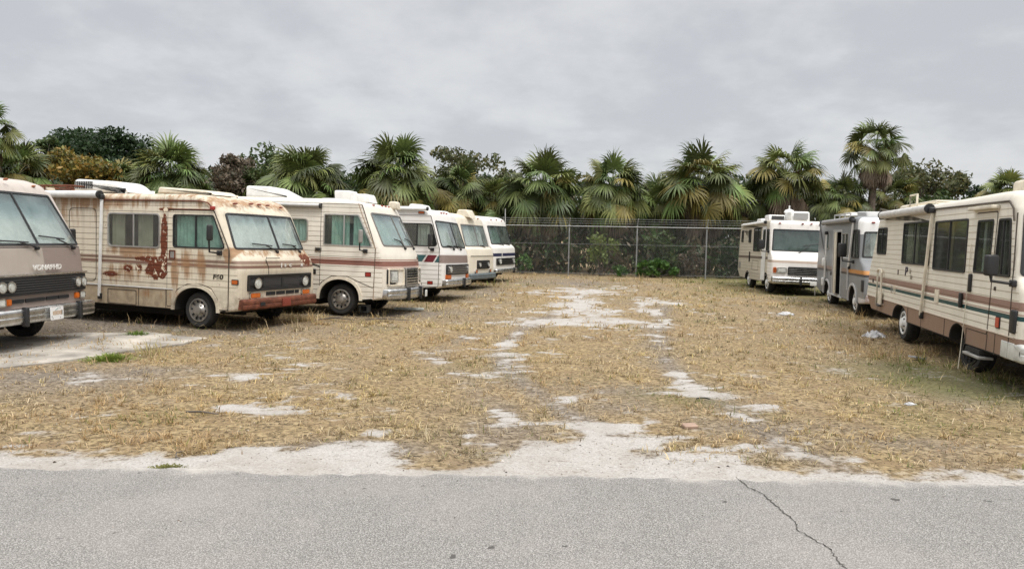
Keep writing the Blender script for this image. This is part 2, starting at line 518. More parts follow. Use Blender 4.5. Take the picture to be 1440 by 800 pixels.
TRACKS = []
for pl, wd_, st_ in (([(930, 650), (880, 622), (835, 598), (795, 578), (745, 545), (708, 515), (705, 490), (735, 462), (780, 440)], .22, .95), ([(1180, 655), (1100, 622), (1040, 580), (985, 552), (955, 530), (930, 495), (925, 462), (935, 430)], .24, .8), ([(760, 640), (735, 600), (690, 560), (630, 520), (610, 495), (660, 470)], .25, .55)):
    TRACKS.append((np.array([G(*q)[:2] for q in pl]), wd_, st_))


def track(x, y):
    t = np.zeros_like(x)
    for P, w_, s_ in TRACKS:
        d2 = np.full_like(x, 1e9)
        for p, q in zip(P[:-1], P[1:]):
            e = q - p; k = np.clip(((x - p[0]) * e[0] + (y - p[1]) * e[1]) / (e @ e), 0, 1)
            d2 = np.minimum(d2, (x - p[0] - k * e[0]) ** 2 + (y - p[1] - k * e[1]) ** 2)
        t = np.maximum(t, s_ * np.exp(-d2 / (w_ * w_)))
    return t


def blobs(x, y, L):
    t = np.zeros_like(x)
    for (cx, cy, rx, ry, s) in L:
        d = ((x - cx) / (rx * 1.35)) ** 2 + ((y - cy) / (ry * 1.35)) ** 2
        t = np.maximum(t, s * np.exp(-d * 1.1))
    return t


def sand_mask(x, y):
    n = vnoise(x, y, 3, 5, 1.6)
    n2 = vnoise(x, y * 1.6, 9, 5, 4.5)
    t = blobs(x, y, SAND)
    t = np.maximum(t, track(x, y) * .78)
    ed = np.interp(x, EDGE[:, 0], EDGE[:, 1])
    t = np.maximum(t, np.clip((ed + .45 - y) / .7, 0, 1.3))
    v = t * .95 + (n - .5) * 1.1 + (n2 - .5) * 1.1
    return np.clip((v - .44) / .5, 0, 1) * np.clip(t * 6, 0, 1) + np.clip((n * .6 + n2 * .55 - .68) / .08, 0, 1) * .5 * (y > 6)


def dirt_mask(x, y):
    t = blobs(x, y, DIRT)
    t = np.maximum(t, track(x, y) * .9)
    return np.clip(t + (vnoise(x, y, 21, 4, 1.2) - .46) * 1.1 + (vnoise(x, y, 23, 3, .3) - .5) * .6, 0, 1)


DIRT = []
for (px, py, rx, ry, s) in [(120, 455, 170, 14, 1.3), (60, 530, 110, 14, 1.1), (200, 520, 90, 8, .7), (330, 465, 90, 8, .9), (480, 635, 75, 17, 1.2), (560, 440, 90, 8, .8), (790, 397, 80, 6, .8), (640, 412, 70, 7, .7), (380, 632, 50, 8, .7), (1100, 600, 90, 12, .6), (1240, 620, 120, 10, .6), (850, 545, 70, 10, .6), (870, 570, 60, 10, .6), (690, 605, 60, 20, .5), (1390, 545, 80, 20, .7), (1170, 405, 60, 8, .6), (60, 480, 90, 12, .9)]:
    c = G(px, py); e = G(px + rx, py); n_, f_ = G(px, py + ry), G(px, py - ry)
    DIRT.append((c[0], c[1], abs(e[0] - c[0]), (f_[1] - n_[1]) / 2, s))


def green_mask(x, y):
    return np.clip(blobs(x, y, GREEN) + (vnoise(x, y, 33, 3, .8) - .62) * 1.2, 0, 1)


def gh(x, y):
    """ground height: nearly flat, small humps and a soft tyre rut"""
    near = np.clip((np.asarray(y) - 6.3) / 1.5, 0, 1)
    return ((vnoise(x, y, 5, 3, .8) - .5) * .05 + (vnoise(x, y, 8, 3, 3.0) - .5) * .03) * near - .012


def grid_axis(segs):
    out = [segs[0][0]]
    for (a, c, st) in segs:
        n = max(1, int(round((c - a) / st)))
        out += list(np.linspace(a, c, n + 1)[1:])
    return np.array(out)


gx = grid_axis([(-900, -60, 60), (-60, -16, 2), (-16, 15, .11), (15, 60, 2), (60, 900, 60)])
gy = grid_axis([(-60, -2, 4), (-2, 5.5, .5), (5.5, 13, .07), (13, 38, .16), (38, 70, 2), (70, 1500, 90)])
XX, YY = np.meshgrid(gx, gy)
ZZ = gh(XX, YY)
V = np.stack([XX.ravel(), YY.ravel(), ZZ.ravel()], 1)
nx_, ny_ = len(gx), len(gy)
I = np.arange(nx_ * ny_).reshape(ny_, nx_)
F = np.stack([I[:-1, :-1].ravel(), I[:-1, 1:].ravel(), I[1:, 1:].ravel(), I[1:, :-1].ravel()], 1)
cm = np.stack([sand_mask(V[:, 0], V[:, 1]), dirt_mask(V[:, 0], V[:, 1]), green_mask(V[:, 0], V[:, 1])], 1)

m = bpy.data.materials.new('sandy_lot_soil'); m.use_nodes = True
b = NB(m.node_tree); p = m.node_tree.nodes['Principled BSDF']
a = b.n('ShaderNodeAttribute', attribute_name='Col'); o = b.obj()
sr_, dr_, gr_ = b.xyz(a.outputs['Vector'])
nf = b.noise(o, 14, 6, .7); nm = b.noise(o, 3.0, 5, .6); nff = b.noise(o, 60, 4, .7)
straw = b.mix(b.ss(nf, .35, .65), (.135, .097, .052, 1), (.42, .32, .18, 1))
straw = b.mix(b.ss(nm, .45, .7), straw, (.25, .18, .105, 1))
dirtc = b.mix(b.ss(nf, .3, .7), (.10, .08, .06, 1), (.31, .265, .215, 1))
sandc = b.mix(b.ss(nff, .3, .75), (.36, .335, .31, 1), (.56, .545, .525, 1))
sandc = b.mix(b.ss(nf, .52, .78), sandc, (.27, .245, .215, 1))
sandc = b.mix(b.m('MULTIPLY', b.ss(b.noise(o, 1.1, 6, .7), .42, .66), .6), sandc, (.33, .295, .255, 1))
c = b.mix(dr_, straw, dirtc)
c = b.mix(b.m('MULTIPLY', gr_, .6), c, (.11, .12, .035, 1))
c = b.mix(b.ss(b.m('ADD', sr_, b.m('MULTIPLY', b.m('SUBTRACT', nf, .5), 1.5)), .16, .92), c, sandc)
c = b.mix(b.m('MULTIPLY', b.ss(b.noise(o, 26, 4, .65), .56, .64), b.m('SUBTRACT', 1.0, b.m('MULTIPLY', sr_, .8))), c, (.055, .042, .03, 1))
b.link(c, p.inputs['Base Color']); p.inputs['Roughness'].default_value = .95; p.inputs['Specular IOR Level'].default_value = .15
bn = b.n('ShaderNodeBump'); bn.inputs['Strength'].default_value = .8; bn.inputs['Distance'].default_value = .03
b.link(b.m('ADD', nf, b.m('MULTIPLY', nff, .5)), bn.inputs['Height']); b.link(bn.outputs[0], p.inputs['Normal'])
tag(npmesh('ground', V, F, m, col=cm, smooth=True), kind='structure')

# road: old pale asphalt, a ragged far edge
m = bpy.data.materials.new('old_asphalt'); m.use_nodes = True
b = NB(m.node_tree); p = m.node_tree.nodes['Principled BSDF']; o = b.obj()
vo = b.n('ShaderNodeTexVoronoi'); vo.inputs['Scale'].default_value = 105; b.link(o, vo.inputs['Vector'])
cell = b.xyz(vo.outputs['Color'])[0]
vo2 = b.n('ShaderNodeTexVoronoi'); vo2.inputs['Scale'].default_value = 210; b.link(o, vo2.inputs['Vector'])
cell2 = b.xyz(vo2.outputs['Color'])[1]
k = b.m('ADD', b.m('MULTIPLY', cell, .6), b.m('MULTIPLY', cell2, .4))
c = b.mix(b.ss(k, .2, .85), (.25, .241, .229, 1), (.445, .43, .41, 1))
c = b.mix(b.ss(vo.outputs['Distance'], .42, .62), c, (.165, .158, .15, 1))
c = b.mix(b.m('MULTIPLY', b.ss(b.noise(o, .7, 5, .6), .4, .7), .3), c, (.40, .37, .345, 1))
c = b.mix(b.m('MULTIPLY', b.ss(b.noise(o, 1.9, 4, .6), .55, .75), .25), c, (.20, .19, .18, 1))
c = b.mix(b.ss(b.noise(o, 7, 3, .5), .70, .73), c, (.10, .095, .09, 1))
yy = b.xyz(o)[1]
sp = b.ss(b.m('ADD', yy, b.m('MULTIPLY', b.noise(o, 2.2, 5, .65), .55)), 6.05, 6.28)
c = b.mix(b.m('MULTIPLY', sp, .75), c, (.58, .55, .51, 1))
b.link(c, p.inputs['Base Color']); p.inputs['Roughness'].default_value = .9; p.inputs['Specular IOR Level'].default_value = .2
bn = b.n('ShaderNodeBump'); bn.inputs['Strength'].default_value = .7; bn.inputs['Distance'].default_value = .006
b.link(k, bn.inputs['Height']); b.link(bn.outputs[0], p.inputs['Normal'])
rx = grid_axis([(-300, -14, 8), (-14, 14, .05), (14, 300, 8)])
edge = ROAD_Y + (vnoise(rx, rx * 0, 41, 5, 1.1) - .5) * .24 + (vnoise(rx, rx * 0, 44, 4, 7) - .5) * .12
n = len(rx)
Vr = np.concatenate([np.stack([rx, np.full(n, -9.0), np.full(n, .004)], 1), np.stack([rx, edge - .05, np.full(n, .004)], 1), np.stack([rx, edge, np.full(n, -.03)], 1)])
i0 = np.arange(n - 1)
Fr = np.concatenate([np.stack([i0, i0 + 1, i0 + 1 + n, i0 + n], 1), np.stack([i0 + n, i0 + 1 + n, i0 + 1 + 2 * n, i0 + 2 * n], 1)])
tag(npmesh('road', Vr, Fr, m), kind='structure')

# crack across the asphalt
CRK = mat('crack_dark', (.06, .056, .05), .95)
pts = [G(x, y)[:2] for x, y in [(1035, 672), (1052, 685), (1072, 694), (1085, 707), (1098, 718), (1117, 733), (1122, 745), (1150, 763), (1166, 770), (1172, 782), (1186, 797), (1198, 815), (1240, 850)]]
P = []
for q0, q1 in zip(pts[:-1], pts[1:]):
    for t in np.linspace(0, 1, 9)[:-1]:
        P.append(q0 * (1 - t) + q1 * t + rng.normal(0, .008, 2))
P = np.array(P); wd = .002 + .0045 * rng.random(len(P))
Vc = np.concatenate([np.stack([P[:, 0] - wd, P[:, 1] - wd * .4, np.full(len(P), .0085)], 1), np.stack([P[:, 0] + wd, P[:, 1] + wd * .4, np.full(len(P), .0085)], 1)])
i0 = np.arange(len(P) - 1); L = len(P)
tag(npmesh('road_crack', Vc, np.stack([i0, i0 + 1, i0 + 1 + L, i0 + L], 1), CRK), kind='structure')

# concrete pad under the nose of the taupe motorhome
CON = mat('old_concrete', (.42, .385, .335), .9, var=.5, vscale=1.6, bump=.4, bscale=30)
pad = MB()
pp = [G(x, y)[:2] for x, y in [(-120, 478), (-120, 518), (30, 515), (110, 506), (200, 492), (250, 484), (292, 477), (250, 473), (205, 469), (130, 468), (60, 472)]]
pq = []
for q0, q1 in zip(pp, pp[1:] + pp[:1]):
    for t in np.linspace(0, 1, 10)[:-1]: pq.append(tuple(q0 * (1 - t) + q1 * t))
pq = np.array(pq); pq += (np.stack([vnoise(pq[:, 0], pq[:, 1], 81, 4, 2.5), vnoise(pq[:, 0], pq[:, 1], 82, 4, 2.5)], 1) - .5) * .45
pp = [tuple(q) for q in pq]
pad.prism(pp, lambda u, v, nn: (u, v, nn), -.05, .012, CON)
tag(pad.build('concrete_pad', smooth=0), kind='structure')
#--RVS--
# ------------------------------------------------------------------ motorhomes
HW = 1.175


def fil(pts, seg=5):
    """pts: (x, z, fillet, edge_round, under) -> polyline with arcs (x, z, edge_round, under)"""
    n = len(pts); out = []
    for i in range(n):
        x, z, f, r, u = pts[i]
        p = np.array([x, z]); a = np.array(pts[i - 1][:2]) - p; c = np.array(pts[(i + 1) % n][:2]) - p
        la, lc = np.linalg.norm(a), np.linalg.norm(c)
        if f < 1e-4: out.append((x, z, r, u)); continue
        t = min(f, la * .48, lc * .48); p0, p1 = p + a / la * t, p + c / lc * t
        for k in range(seg + 1):
            s = k / seg; q = (1 - s) ** 2 * p0 + 2 * s * (1 - s) * p + s * s * p1
            out.append((q[0], q[1], r, u))
    return out


def strips(mb, prof, width, m, mu=None, yc=0.0, yst=12, k=5):
    """solid swept across y from a closed (x,z) outline whose edges are rounded where it meets the two flat ends"""
    P = np.array([q[:2] for q in prof]); n = len(P)
    A = .5 * np.sum(P[:, 0] * np.roll(P[:, 1], -1) - np.roll(P[:, 0], -1) * P[:, 1]); sg = 1 if A > 0 else -1
    N = np.zeros_like(P)
    for i in range(n):
        e0 = P[i] - P[i - 1]; e1 = P[(i + 1) % n] - P[i]
        n0 = np.array([-e0[1], e0[0]]) / (np.linalg.norm(e0) + 1e-9); n1 = np.array([-e1[1], e1[0]]) / (np.linalg.norm(e1) + 1e-9)
        q = n0 + n1; q /= max(np.linalg.norm(q), 1e-6); N[i] = sg * q * min(1 / max(q @ n0, .4), 1.6)
    R = np.array([q[2] for q in prof]); h = width / 2
    rows = []
    for j in range(k + 1):
        t = j / k * math.pi / 2
        rows.append((P + N * (R * (1 - math.sin(t)))[:, None], -h + R * (1 - math.cos(t))))
    for j in range(1, yst):
        s = j / yst; rows.append((P, -(h - R) * (1 - 2 * s)))
    for j in range(k, -1, -1):
        t = j / k * math.pi / 2
        rows.append((P + N * (R * (1 - math.sin(t)))[:, None], h - R * (1 - math.cos(t))))
    vs = []
    for q, y in rows:
        for i in range(n): vs.append((q[i, 0], yc + y[i], q[i, 1]))
    fm, fu = [], []
    for j in range(len(rows) - 1):
        for i in range(n):
            f = (j * n + i, j * n + (i + 1) % n, (j + 1) * n + (i + 1) % n, (j + 1) * n + i)
            (fu if mu is not None and len(prof[i]) > 3 and prof[i][3] and prof[(i + 1) % n][3] else fm).append(f)
    fm.append(tuple(range(n))); L = len(rows) - 1
    fm.append(tuple(L * n + i for i in range(n))[::-1])
    k0 = len(mb.v); a_, b_ = mb._mi(m), (mb._mi(mu) if mu else 0)
    mb.v += vs
    for f in fm: mb.f.append(tuple(q + k0 for q in f)); mb.mi.append(a_)
    for f in fu: mb.f.append(tuple(q + k0 for q in f)); mb.mi.append(b_)


def clip(poly, axis, val, keep_less):
    out = []; n = len(poly)
    ins = lambda q: (q[axis] <= val) if keep_less else (q[axis] >= val)
    for i in range(n):
        a, c = poly[i], poly[(i + 1) % n]
        if ins(a): out.append(a)
        if ins(a) != ins(c):
            t = (val - a[axis]) / (c[axis] - a[axis]); out.append((a[0] + t * (c[0] - a[0]), a[1] + t * (c[1] - a[1])))
    return out


class RV:
    def __init__(s, label, pose, paint, clo=.05, chi=.05, zlo=1.1, zhi=1.6):
        s.root = empty('motorhome', pose[:3], (pose[4 + 1], pose[4], pose[3]))
        s.root.rotation_mode = 'XYZ'
        tag(s.root, label, 'motorhome', 'old motorhomes parked around the sandy lot')
        s.paint = paint; s.c = (clo, chi, zlo, zhi); s.cuts = []; s.holed = []
    def cutp(s, poly, fr, n0, n1):
        k = MB(); k.prism(poly, fr, n0, n1, DARK); s.cuts.append(k)
    def warp(s, bm, cut=True):
        clo, chi, zlo, zhi = s.c
        if not bm.verts: return
        ys = [v.co.y for v in bm.verts]; xs = [v.co.x for v in bm.verts]
        if max(xs) < .05: return
        if cut and max(ys) - min(ys) > .25:
            for q in np.arange(-1.05, 1.06, .15):
                if min(ys) < q < max(ys):
                    bmesh.ops.bisect_plane(bm, geom=bm.verts[:] + bm.edges[:] + bm.faces[:], dist=1e-5, plane_co=(0, q, 0), plane_no=(0, 1, 0))
        for v in bm.verts:
            w = min(max((v.co.x - .02) / .45, 0), 1); w = w * w * (3 - 2 * w)
            t = min(max((v.co.z - zlo) / (zhi - zlo), 0), 1)
            yy = min(abs(v.co.y) / HW, 1.0)
            v.co.x += w * (clo + (chi - clo) * t) * (1 - yy ** 2.4)
    def part(s, mb, name, parent=None, smooth=40, warp=True):
        return mb.build(name, parent or s.root, smooth, True, s.warp if warp else None)
    def S(s, u, v, n): return (u, -HW - n, v)
    def F(s, xb, zb, xt, zt):
        L = math.hypot(xt - xb, zt - zb); dx, dz = (xt - xb) / L, (zt - zb) / L
        return (lambda u, v, n: (xb + dx * v + dz * n, u, zb + dz * v - dx * n)), L
    def body(s, front, L, zs, zr, arches, rr=.09, rear_up=.15, zrear=None, lean=.0):
        pts = [(L + .02 - lean * 1.3, zr if zrear is None else zrear, max(.16, rr * 1.3), rr, 0)]
        pts += [(x, z, f, r, 0) for x, z, f, r in front]
        pts[-1] = pts[-1][:4] + (1,)
        pr = fil(pts)
        for (xc, ra, zt) in arches:
            for t in np.linspace(0, math.pi, 15):
                pr.append((xc + ra * math.cos(t), zs + (zt - zs) * math.sin(t) ** .85, .02, 1))
        pr += fil([(L + .55, zs, 0.0, .03, 1), (L, zs + rear_up, .05, .04, 0), (L - lean * .3, 1.3, 0, .06, 0)])[0:9]
        mb = MB(); strips(mb, pr, 2 * HW, s.paint, UNDER)
        s.bmb = mb; s.zs = zs
        ch = MB()  # frame, tanks and axles, added near-black to darken the gap below the body
        xa = [a_[0] for a_ in arches]
        for sg in (-.42, .42): ch.box(((L + .6) / 2 + .1, sg, zs - .02), (-(L) + .3, .09, .16), UNDER)
        ch.box(((xa[0] + xa[1]) / 2, 0, zs - .06), (abs(xa[1] - xa[0]) - 1.4, 1.5, .22), UNDER)
        ch.box((xa[1] - (xa[1] - L) / 2 - .35, 0, zs - .03), (max(.4, (xa[1] - L) - 1.1), 1.7, .16), UNDER)
        for q in xa: ch.tube([(q, -1.0, .36), (q, 1.0, .36)], .06, UNDER, 8); ch.box((q, .1, .36), (.3, .35, .28), UNDER)
        ch.box((xa[0] + .05, 0, zs + .12), (.9, 1.3, .35), UNDER)
        ch.build('chassis', s.root, 40)
        s.arches = arches
    def curtain(s, poly, fr, n, m, name='curtain', parent=None, amp=.018, pitch=.09, gap=None):
        us = [q[0] for q in poly]; u0, u1 = min(us), max(us); vt = max(q[1] for q in poly)
        mb = MB(); N = max(8, int((u1 - u0) / .02))
        def span(u):
            vs = []
            for (p, q) in zip(poly, poly[1:] + poly[:1]):
                if min(p[0], q[0]) <= u <= max(p[0], q[0]) and abs(p[0] - q[0]) > 1e-6: vs.append(p[1] + (u - p[0]) / (q[0] - p[0]) * (q[1] - p[1]))
            return (min(vs), max(vs)) if vs else (0, 0)
        for (a, c) in (gap or [(0, 1)]):
            k = max(4, int(N * (c - a))); V = []; F_ = []
            for i in range(k + 1):
                u = u0 + (u1 - u0) * min(max(a + (c - a) * i / k, .004), .996); lo, hi = span(u)
                w = amp * (math.sin(u / pitch * 6.283) + .5 * math.sin(u / pitch * 2.7 + 1))
                for v in (lo - .02, (lo + hi) / 2, hi + .02): V.append(fr(u + .3 * w * (v - vt), v, n + w * (1 + .3 * (v < hi))))
            for i in range(k):
                for j in range(2): F_.append((i * 3 + j, i * 3 + 3 + j, i * 3 + 4 + j, i * 3 + 1 + j))
            mb.add(V, F_, m)
        return mb.build(name, parent or s.root, 60, False, s.warp)
    def window(s, poly, fm=ALU, gm=GL_D, rad=.05, splits=(), curt=None, gap=None, fw_=.028, depth=.22, fr=None, name='window', slide=None):
        fr = fr or s.S
        po = rpoly(poly, rad); pi = inset(po, fw_)
        mb = MB(); mb.ring(po, pi, fr, -.02, .016, fm)
        for sp in splits:
            c = clip(clip(pi, 0, sp - .014, False), 0, sp + .014, True); mb.prism(c, fr, -.012, .012, fm)
        w = s.part(mb, name)
        cuts = [-9] + list(splits) + [9]
        for a, c in zip(cuts[:-1], cuts[1:]):
            q = inset(clip(clip(pi, 0, a, False), 0, c, True), -.004)
            g = MB(); g.prism(q, fr, -.004, .0, gm); s.part(g, 'pane', w)
        if curt: s.curtain(pi, fr, -.07, curt, parent=w, gap=gap)
        s.cutp(inset(po, .012), fr, .06, -depth)
        return w
    def windshield(s, xb, zb, xt, zt, hb, ht, splits=(0,), gm=GL_W, curt=CURT, rad=.09, fw_=.035, depth=.34, gap=None, amp=.03, pitch=.21, cn=-.13, wipers=True, fm=BLACK):
        fr, L = s.F(xb, zb, xt, zt)
        po = rpoly([(-hb, .015), (hb, .015), (ht, L - .01), (-ht, L - .01)], rad); pi = inset(po, fw_)
        mb = MB(); mb.ring(po, pi, fr, -.03, .014, fm)
        for sp in splits:
            c = clip(clip(pi, 0, sp - .016, False), 0, sp + .016, True); mb.prism(c, fr, -.012, .014, fm)
        w = s.part(mb, 'windshield')
        cuts = [-9] + list(splits) + [9]
        for a, c in zip(cuts[:-1], cuts[1:]):
            q = inset(clip(clip(pi, 0, a, False), 0, c, True), -.004)
            g = MB(); g.prism(q, fr, -.006, .0, gm); s.part(g, 'pane', w)
        if curt: s.curtain(inset(po, .014), fr, cn * .55, curt, parent=w, amp=amp, pitch=pitch, gap=gap)
        s.cutp(inset(po, .012), fr, .12, -depth)
        if wipers:
            for (u, du, dv) in wipers if isinstance(wipers, (list, tuple)) else [(-.12, -.62, .14), (.75, -.62, .14)]:
                k = MB(); k.tube([fr(u, -.03, .03), fr(u + du * .5, dv * .75, .05)], .012, BLACK, 6)
                k.tube([fr(u + du * .2, dv * .78, .03), fr(u + du, dv * 1.12, .03)], .013, BLACK, 6)
                k.lathe([(.0, .05), (.03, .05), (.035, 0)], BLACK, fr(u, -.03, 0), 10, 'x'); s.part(k, 'wiper')
        return w
    def door(s, poly, m=None, rad=.04, handle=None, seam=True, name='door', hinge=False):
        po = rpoly(poly, rad)
        mb = MB(); mb.prism(inset(po, .008), s.S, -.03, .010, m or s.paint)
        d = mb.build(name, s.root, 40, True, None); s.holed.append(d)
        if seam:
            r = MB(); r.ring(inset(po, -.008), inset(po, .009), s.S, -.02, .004, SEAM); s.part(r, 'door_seal', d, warp=False)
        if handle:
            h = MB(); u, v = handle; h.box((u, -HW - .022, v), (.12, .03, .05), BLACK, bev=.008); h.box((u, -HW - .013, v), (.17, .012, .10), CHROME, bev=.004)
            s.part(h, 'door_handle', d, warp=False)
        return d
    def wheel(s, x, z=.36, r=.36, cap=STEEL, steer=0.0, both=True, dish=.0, y0=None):
        for sg in ((-1, 1) if both else (-1,)):
            e = MB(); w = .23
            e.lathe([(r * .62, .02), (r * .70, .0), (r * .90, .0), (r * .975, .035), (r, .07), (r, w - .07), (r * .975, w - .035), (r * .9, w), (r * .6, w)], RUBBER, n=36)
            for k in range(0, 36):
                t = k / 36 * 6.283
                for off in (.085, .145): e.box((math.cos(t) * r * .998, off, math.sin(t) * r * .998), (.02, .035, .03), RUBBER, Matrix.Rotation(-t, 3, 'Y'))
            o = e.build('wheel', s.root, 40)
            rm = MB(); R = r * .66
            rm.lathe([(R, .012), (R * .97, -.008), (R * .88, -.012), (R * .84, .02 + dish), (R * .62, .03 + dish), (R * .55, .005 + dish), (R * .42, -.02 + dish), (R * .38, -.05), (R * .2, -.06), (0.001, -.06)], cap, n=32)
            for k in range(10):
                t = k / 10 * 6.283; rm.box((math.cos(t) * R * .73, .018 + dish, math.sin(t) * R * .73), (.05, .02, .035), DARK, Matrix.Rotation(-t, 3, 'Y'))
            for k in range(5):
                t = k / 5 * 6.283 + .3; rm.box((math.cos(t) * R * .49, -.01 + dish, math.sin(t) * R * .49), (.022, .03, .022), mat('lug_dark', (.1, .09, .08), .6), Matrix.Rotation(-t, 3, 'Y'))
            q = rm.build('rim', o, 40)
            o.location = (x, sg * (1.09 if y0 is None else y0), z)
            o.rotation_euler = (0, random.random() * 6, steer + (0 if sg < 0 else math.pi))
    def arch_trim(s, i, wd=.06, m=None, n1=.022):
        xc, ra, zt = s.arches[i]
        o_, i_ = [], []
        for t in np.linspace(-.0, math.pi, 18):
            sn = math.sin(t) ** .85
            i_.append((xc + ra * math.cos(t), s.zs + (zt - s.zs) * sn)); o_.append((xc + (ra + wd) * math.cos(t), s.zs + (zt + wd - s.zs) * sn))
        mb = MB(); mb.prism(o_ + i_[::-1], s.S, -.01, n1, m or s.paint); s.part(mb, 'wheel_arch_trim', warp=False)
    def markers(s, xs_z, fr=None, m=REDL, sz=(.08, .03)):
        for (x, y, z) in xs_z:
            mb = MB(); mb.box((x, y, z), (.05, sz[0], sz[1]), m, Matrix.Rotation(-.5, 3, 'Y'), .012); s.part(mb, 'marker_light')
    def sidelight(s, u, v, m=REDL, d=(.11, .07)):
        mb = MB(); mb.prism(rpoly(rect(u - d[0] / 2, v - d[1] / 2, u + d[0] / 2, v + d[1] / 2), .012), s.S, -.005, .02, m)
        mb.ring(rpoly(rect(u - d[0] / 2 - .014, v - d[1] / 2 - .014, u + d[0] / 2 + .014, v + d[1] / 2 + .014), .014), rpoly(rect(u - d[0] / 2, v - d[1] / 2, u + d[0] / 2, v + d[1] / 2), .012), s.S, -.005, .012, BLACK)
        s.part(mb, 'side_marker_light')
    def sbox(s, name, u0, v0, u1, v1, m, n1=.01, rad=.01, ring=None, parent=None):
        mb = MB(); po = rpoly(rect(u0, v0, u1, v1), rad)
        if ring: mb.ring(po, inset(po, ring), s.S, -.005, n1, m)
        else: mb.prism(po, s.S, -.005, n1, m)
        return s.part(mb, name, parent)
    def bumper(s, x, z0, z1, hw=1.16, m=CHROME, dep=.13, guards=(), wrap=.0, split=True, gm=BLACK):
        mb = MB(); zc = (z0 + z1) / 2
        pr = fil([(x - dep, z1 - .01, .02, .03, 0), (x - .01, z1, .03, .05, 0), (x + .03, z1 - .04, .02, .05, 0), (x + .03, zc + .012, .004, .05, 0), (x + .018, zc, .004, .05, 0), (x + .03, zc - .012, .004, .05, 0), (x + .03, z0 + .03, .03, .05, 0), (x - .01, z0, .02, .05, 0), (x - dep, z0 + .01, .02, .03, 0)], 3)
        strips(mb, pr, 2 * hw, m, yst=14)
        o = s.part(mb, 'bumper')
        for sg in (-1, 1):
            k = MB(); k.box((x - dep - .16, sg * (hw - .02), zc), (.42, .045, z1 - z0 - .02), m, bev=.015); s.part(k, 'bumper_end', o)
        for g in guards:
            k = MB(); k.box((x + .025, g, zc - .01), (.10, .07, z1 - z0 + .05), gm, bev=.02); s.part(k, 'bumper_guard', o)
        return o
    def grille(s, x0, z0, x1, z1, u0, u1, bars=6, m=BLACK, bm_=None, n=.02, frame=.03, rad=.03, rake=0):
        fr, L = s.F(x0, z0, x1, z1)
        po = rpoly(rect(u0, 0, u1, L), rad)
        mb = MB(); mb.prism(po, fr, -.03, n * .35, DARK); mb.ring(po, inset(po, frame), fr, -.02, n, m)
        g = s.part(mb, 'grille')
        k = MB()
        for i in range(bars):
            v = frame + (L - 2 * frame) * (i + .5) / bars; h = (L - 2 * frame) / bars * .22
            k.prism(rect(u0 + frame, v - h, u1 - frame, v + h), fr, .002, n * .9, bm_ or m)
        s.part(k, 'grille_bars', g)
        return fr, L
    def lamp(s, fr, u, v, r=.075, round_=True, w=.2, h=.13, m=LENS, bez=CHROME, n=.02, name='headlight'):
        mb = MB()
        if round_: po = [(u + r * math.cos(t), v + r * math.sin(t)) for t in np.linspace(0, 6.283, 25)[:-1]]
        else: po = rpoly(rect(u - w / 2, v - h / 2, u + w / 2, v + h / 2), .025)
        if bez: mb.ring(inset(po, -.016), po, fr, -.02, n + .008, bez)
        mb.prism(po, fr, -.02, n, m)
        ii = inset(po, min(r, h / 2 if not round_ else r) * .35); mb.prism(ii, fr, n, n + .012, m)
        return s.part(mb, name)
    def mirror(s, u, v, w=.2, h=.28, out=.33, arm_v=None, m=BLACK):
        e = MB(); e.box((u, -HW - out, v), (.09, w, h), m, Matrix.Rotation(.5, 3, 'Z'), .03)
        o = s.part(e, 'mirror', warp=False)
        k = MB(); av = v - h * .5 - .12 if arm_v is None else arm_v
        k.tube([(u - .02, -HW - out, v - h * .4), (u - .02, -HW - out + .02, av + .02), (u, -HW - .08, av), (u, -HW + .01, av)], .018, BLACK, 8)
        k.box((u, -HW - .02, av), (.11, .06, .09), BLACK, bev=.015); s.part(k, 'mirror_arm', o, warp=False)
    def roofbox(s, name, prof, w, yc, m=WHITEP, r=.06, vents=None):
        mb = MB(); strips(mb, fil([(x, z, f, r, 0) for x, z, f in prof], 4), w, m, yc=yc, yst=2)
        o = mb.build(name, s.root, 45)
        if vents:
            k = MB(); x0, x1, z0, z1, nn = vents
            for i in range(nn):
                u = x0 + (x1 - x0) * (i + .5) / nn; k.box((u, yc - w / 2 - .003, (z0 + z1) / 2), ((x1 - x0) / nn * .5, .012, z1 - z0), DARK)
            k.build('vent_slots', o, 0)
        return o
    def rack(s, x0, x1, y0, y1, z0, h, m, name='roof_rack', nb=3):
        k = MB()
        k.tube([(x0, y0, z0 + h), (x1, y0, z0 + h), (x1, y1, z0 + h), (x0, y1, z0 + h), (x0, y0, z0 + h)], .02, m, 8)
        for i in range(nb + 1):
            x = x0 + (x1 - x0) * i / nb
            for y in (y0, y1): k.tube([(x, y, z0 - .02), (x, y, z0 + h)], .018, m, 6)
            k.tube([(x, y0, z0 + h), (x, y1, z0 + h)], .014, m, 6)
        k.build(name, s.root, 50)
    def awning(s, x0, x1, z, m=WHITEP, r=.065, arms=(), am=WHITEP):
        k = MB(); k.tube([(x0, -HW - r, z), (x1, -HW - r, z)], r, m, 14)
        k.box(((x0 + x1) / 2, -HW - .015, z + .05), (x1 - x0, .04, .04), m)
        o = k.build('awning', s.root, 50)
        e = MB()
        for xe in (x0 - .015, x1 + .015): e.tube([(xe - .02, -HW - r, z), (xe + .02, -HW - r, z)], r * 1.12, BLACK, 14)
        e.build('awning_end_cap', o, 50)
        for (xt, zt, xb, zb) in arms:
            q = MB(); q.box(((xt + xb) / 2, -HW - .045, (zt + zb) / 2), (.055, .04, math.hypot(zt - zb, xt - xb)), am, Matrix.Rotation(math.atan2(xt - xb, zt - zb), 3, 'Y'), .006)
            q.box((xt, -HW - .05, zt), (.09, .1, .1), BLACK, bev=.02); q.box((xb, -HW - .03, zb), (.07, .06, .12), BLACK, bev=.01)
            q.build('awning_arm', o, 40)
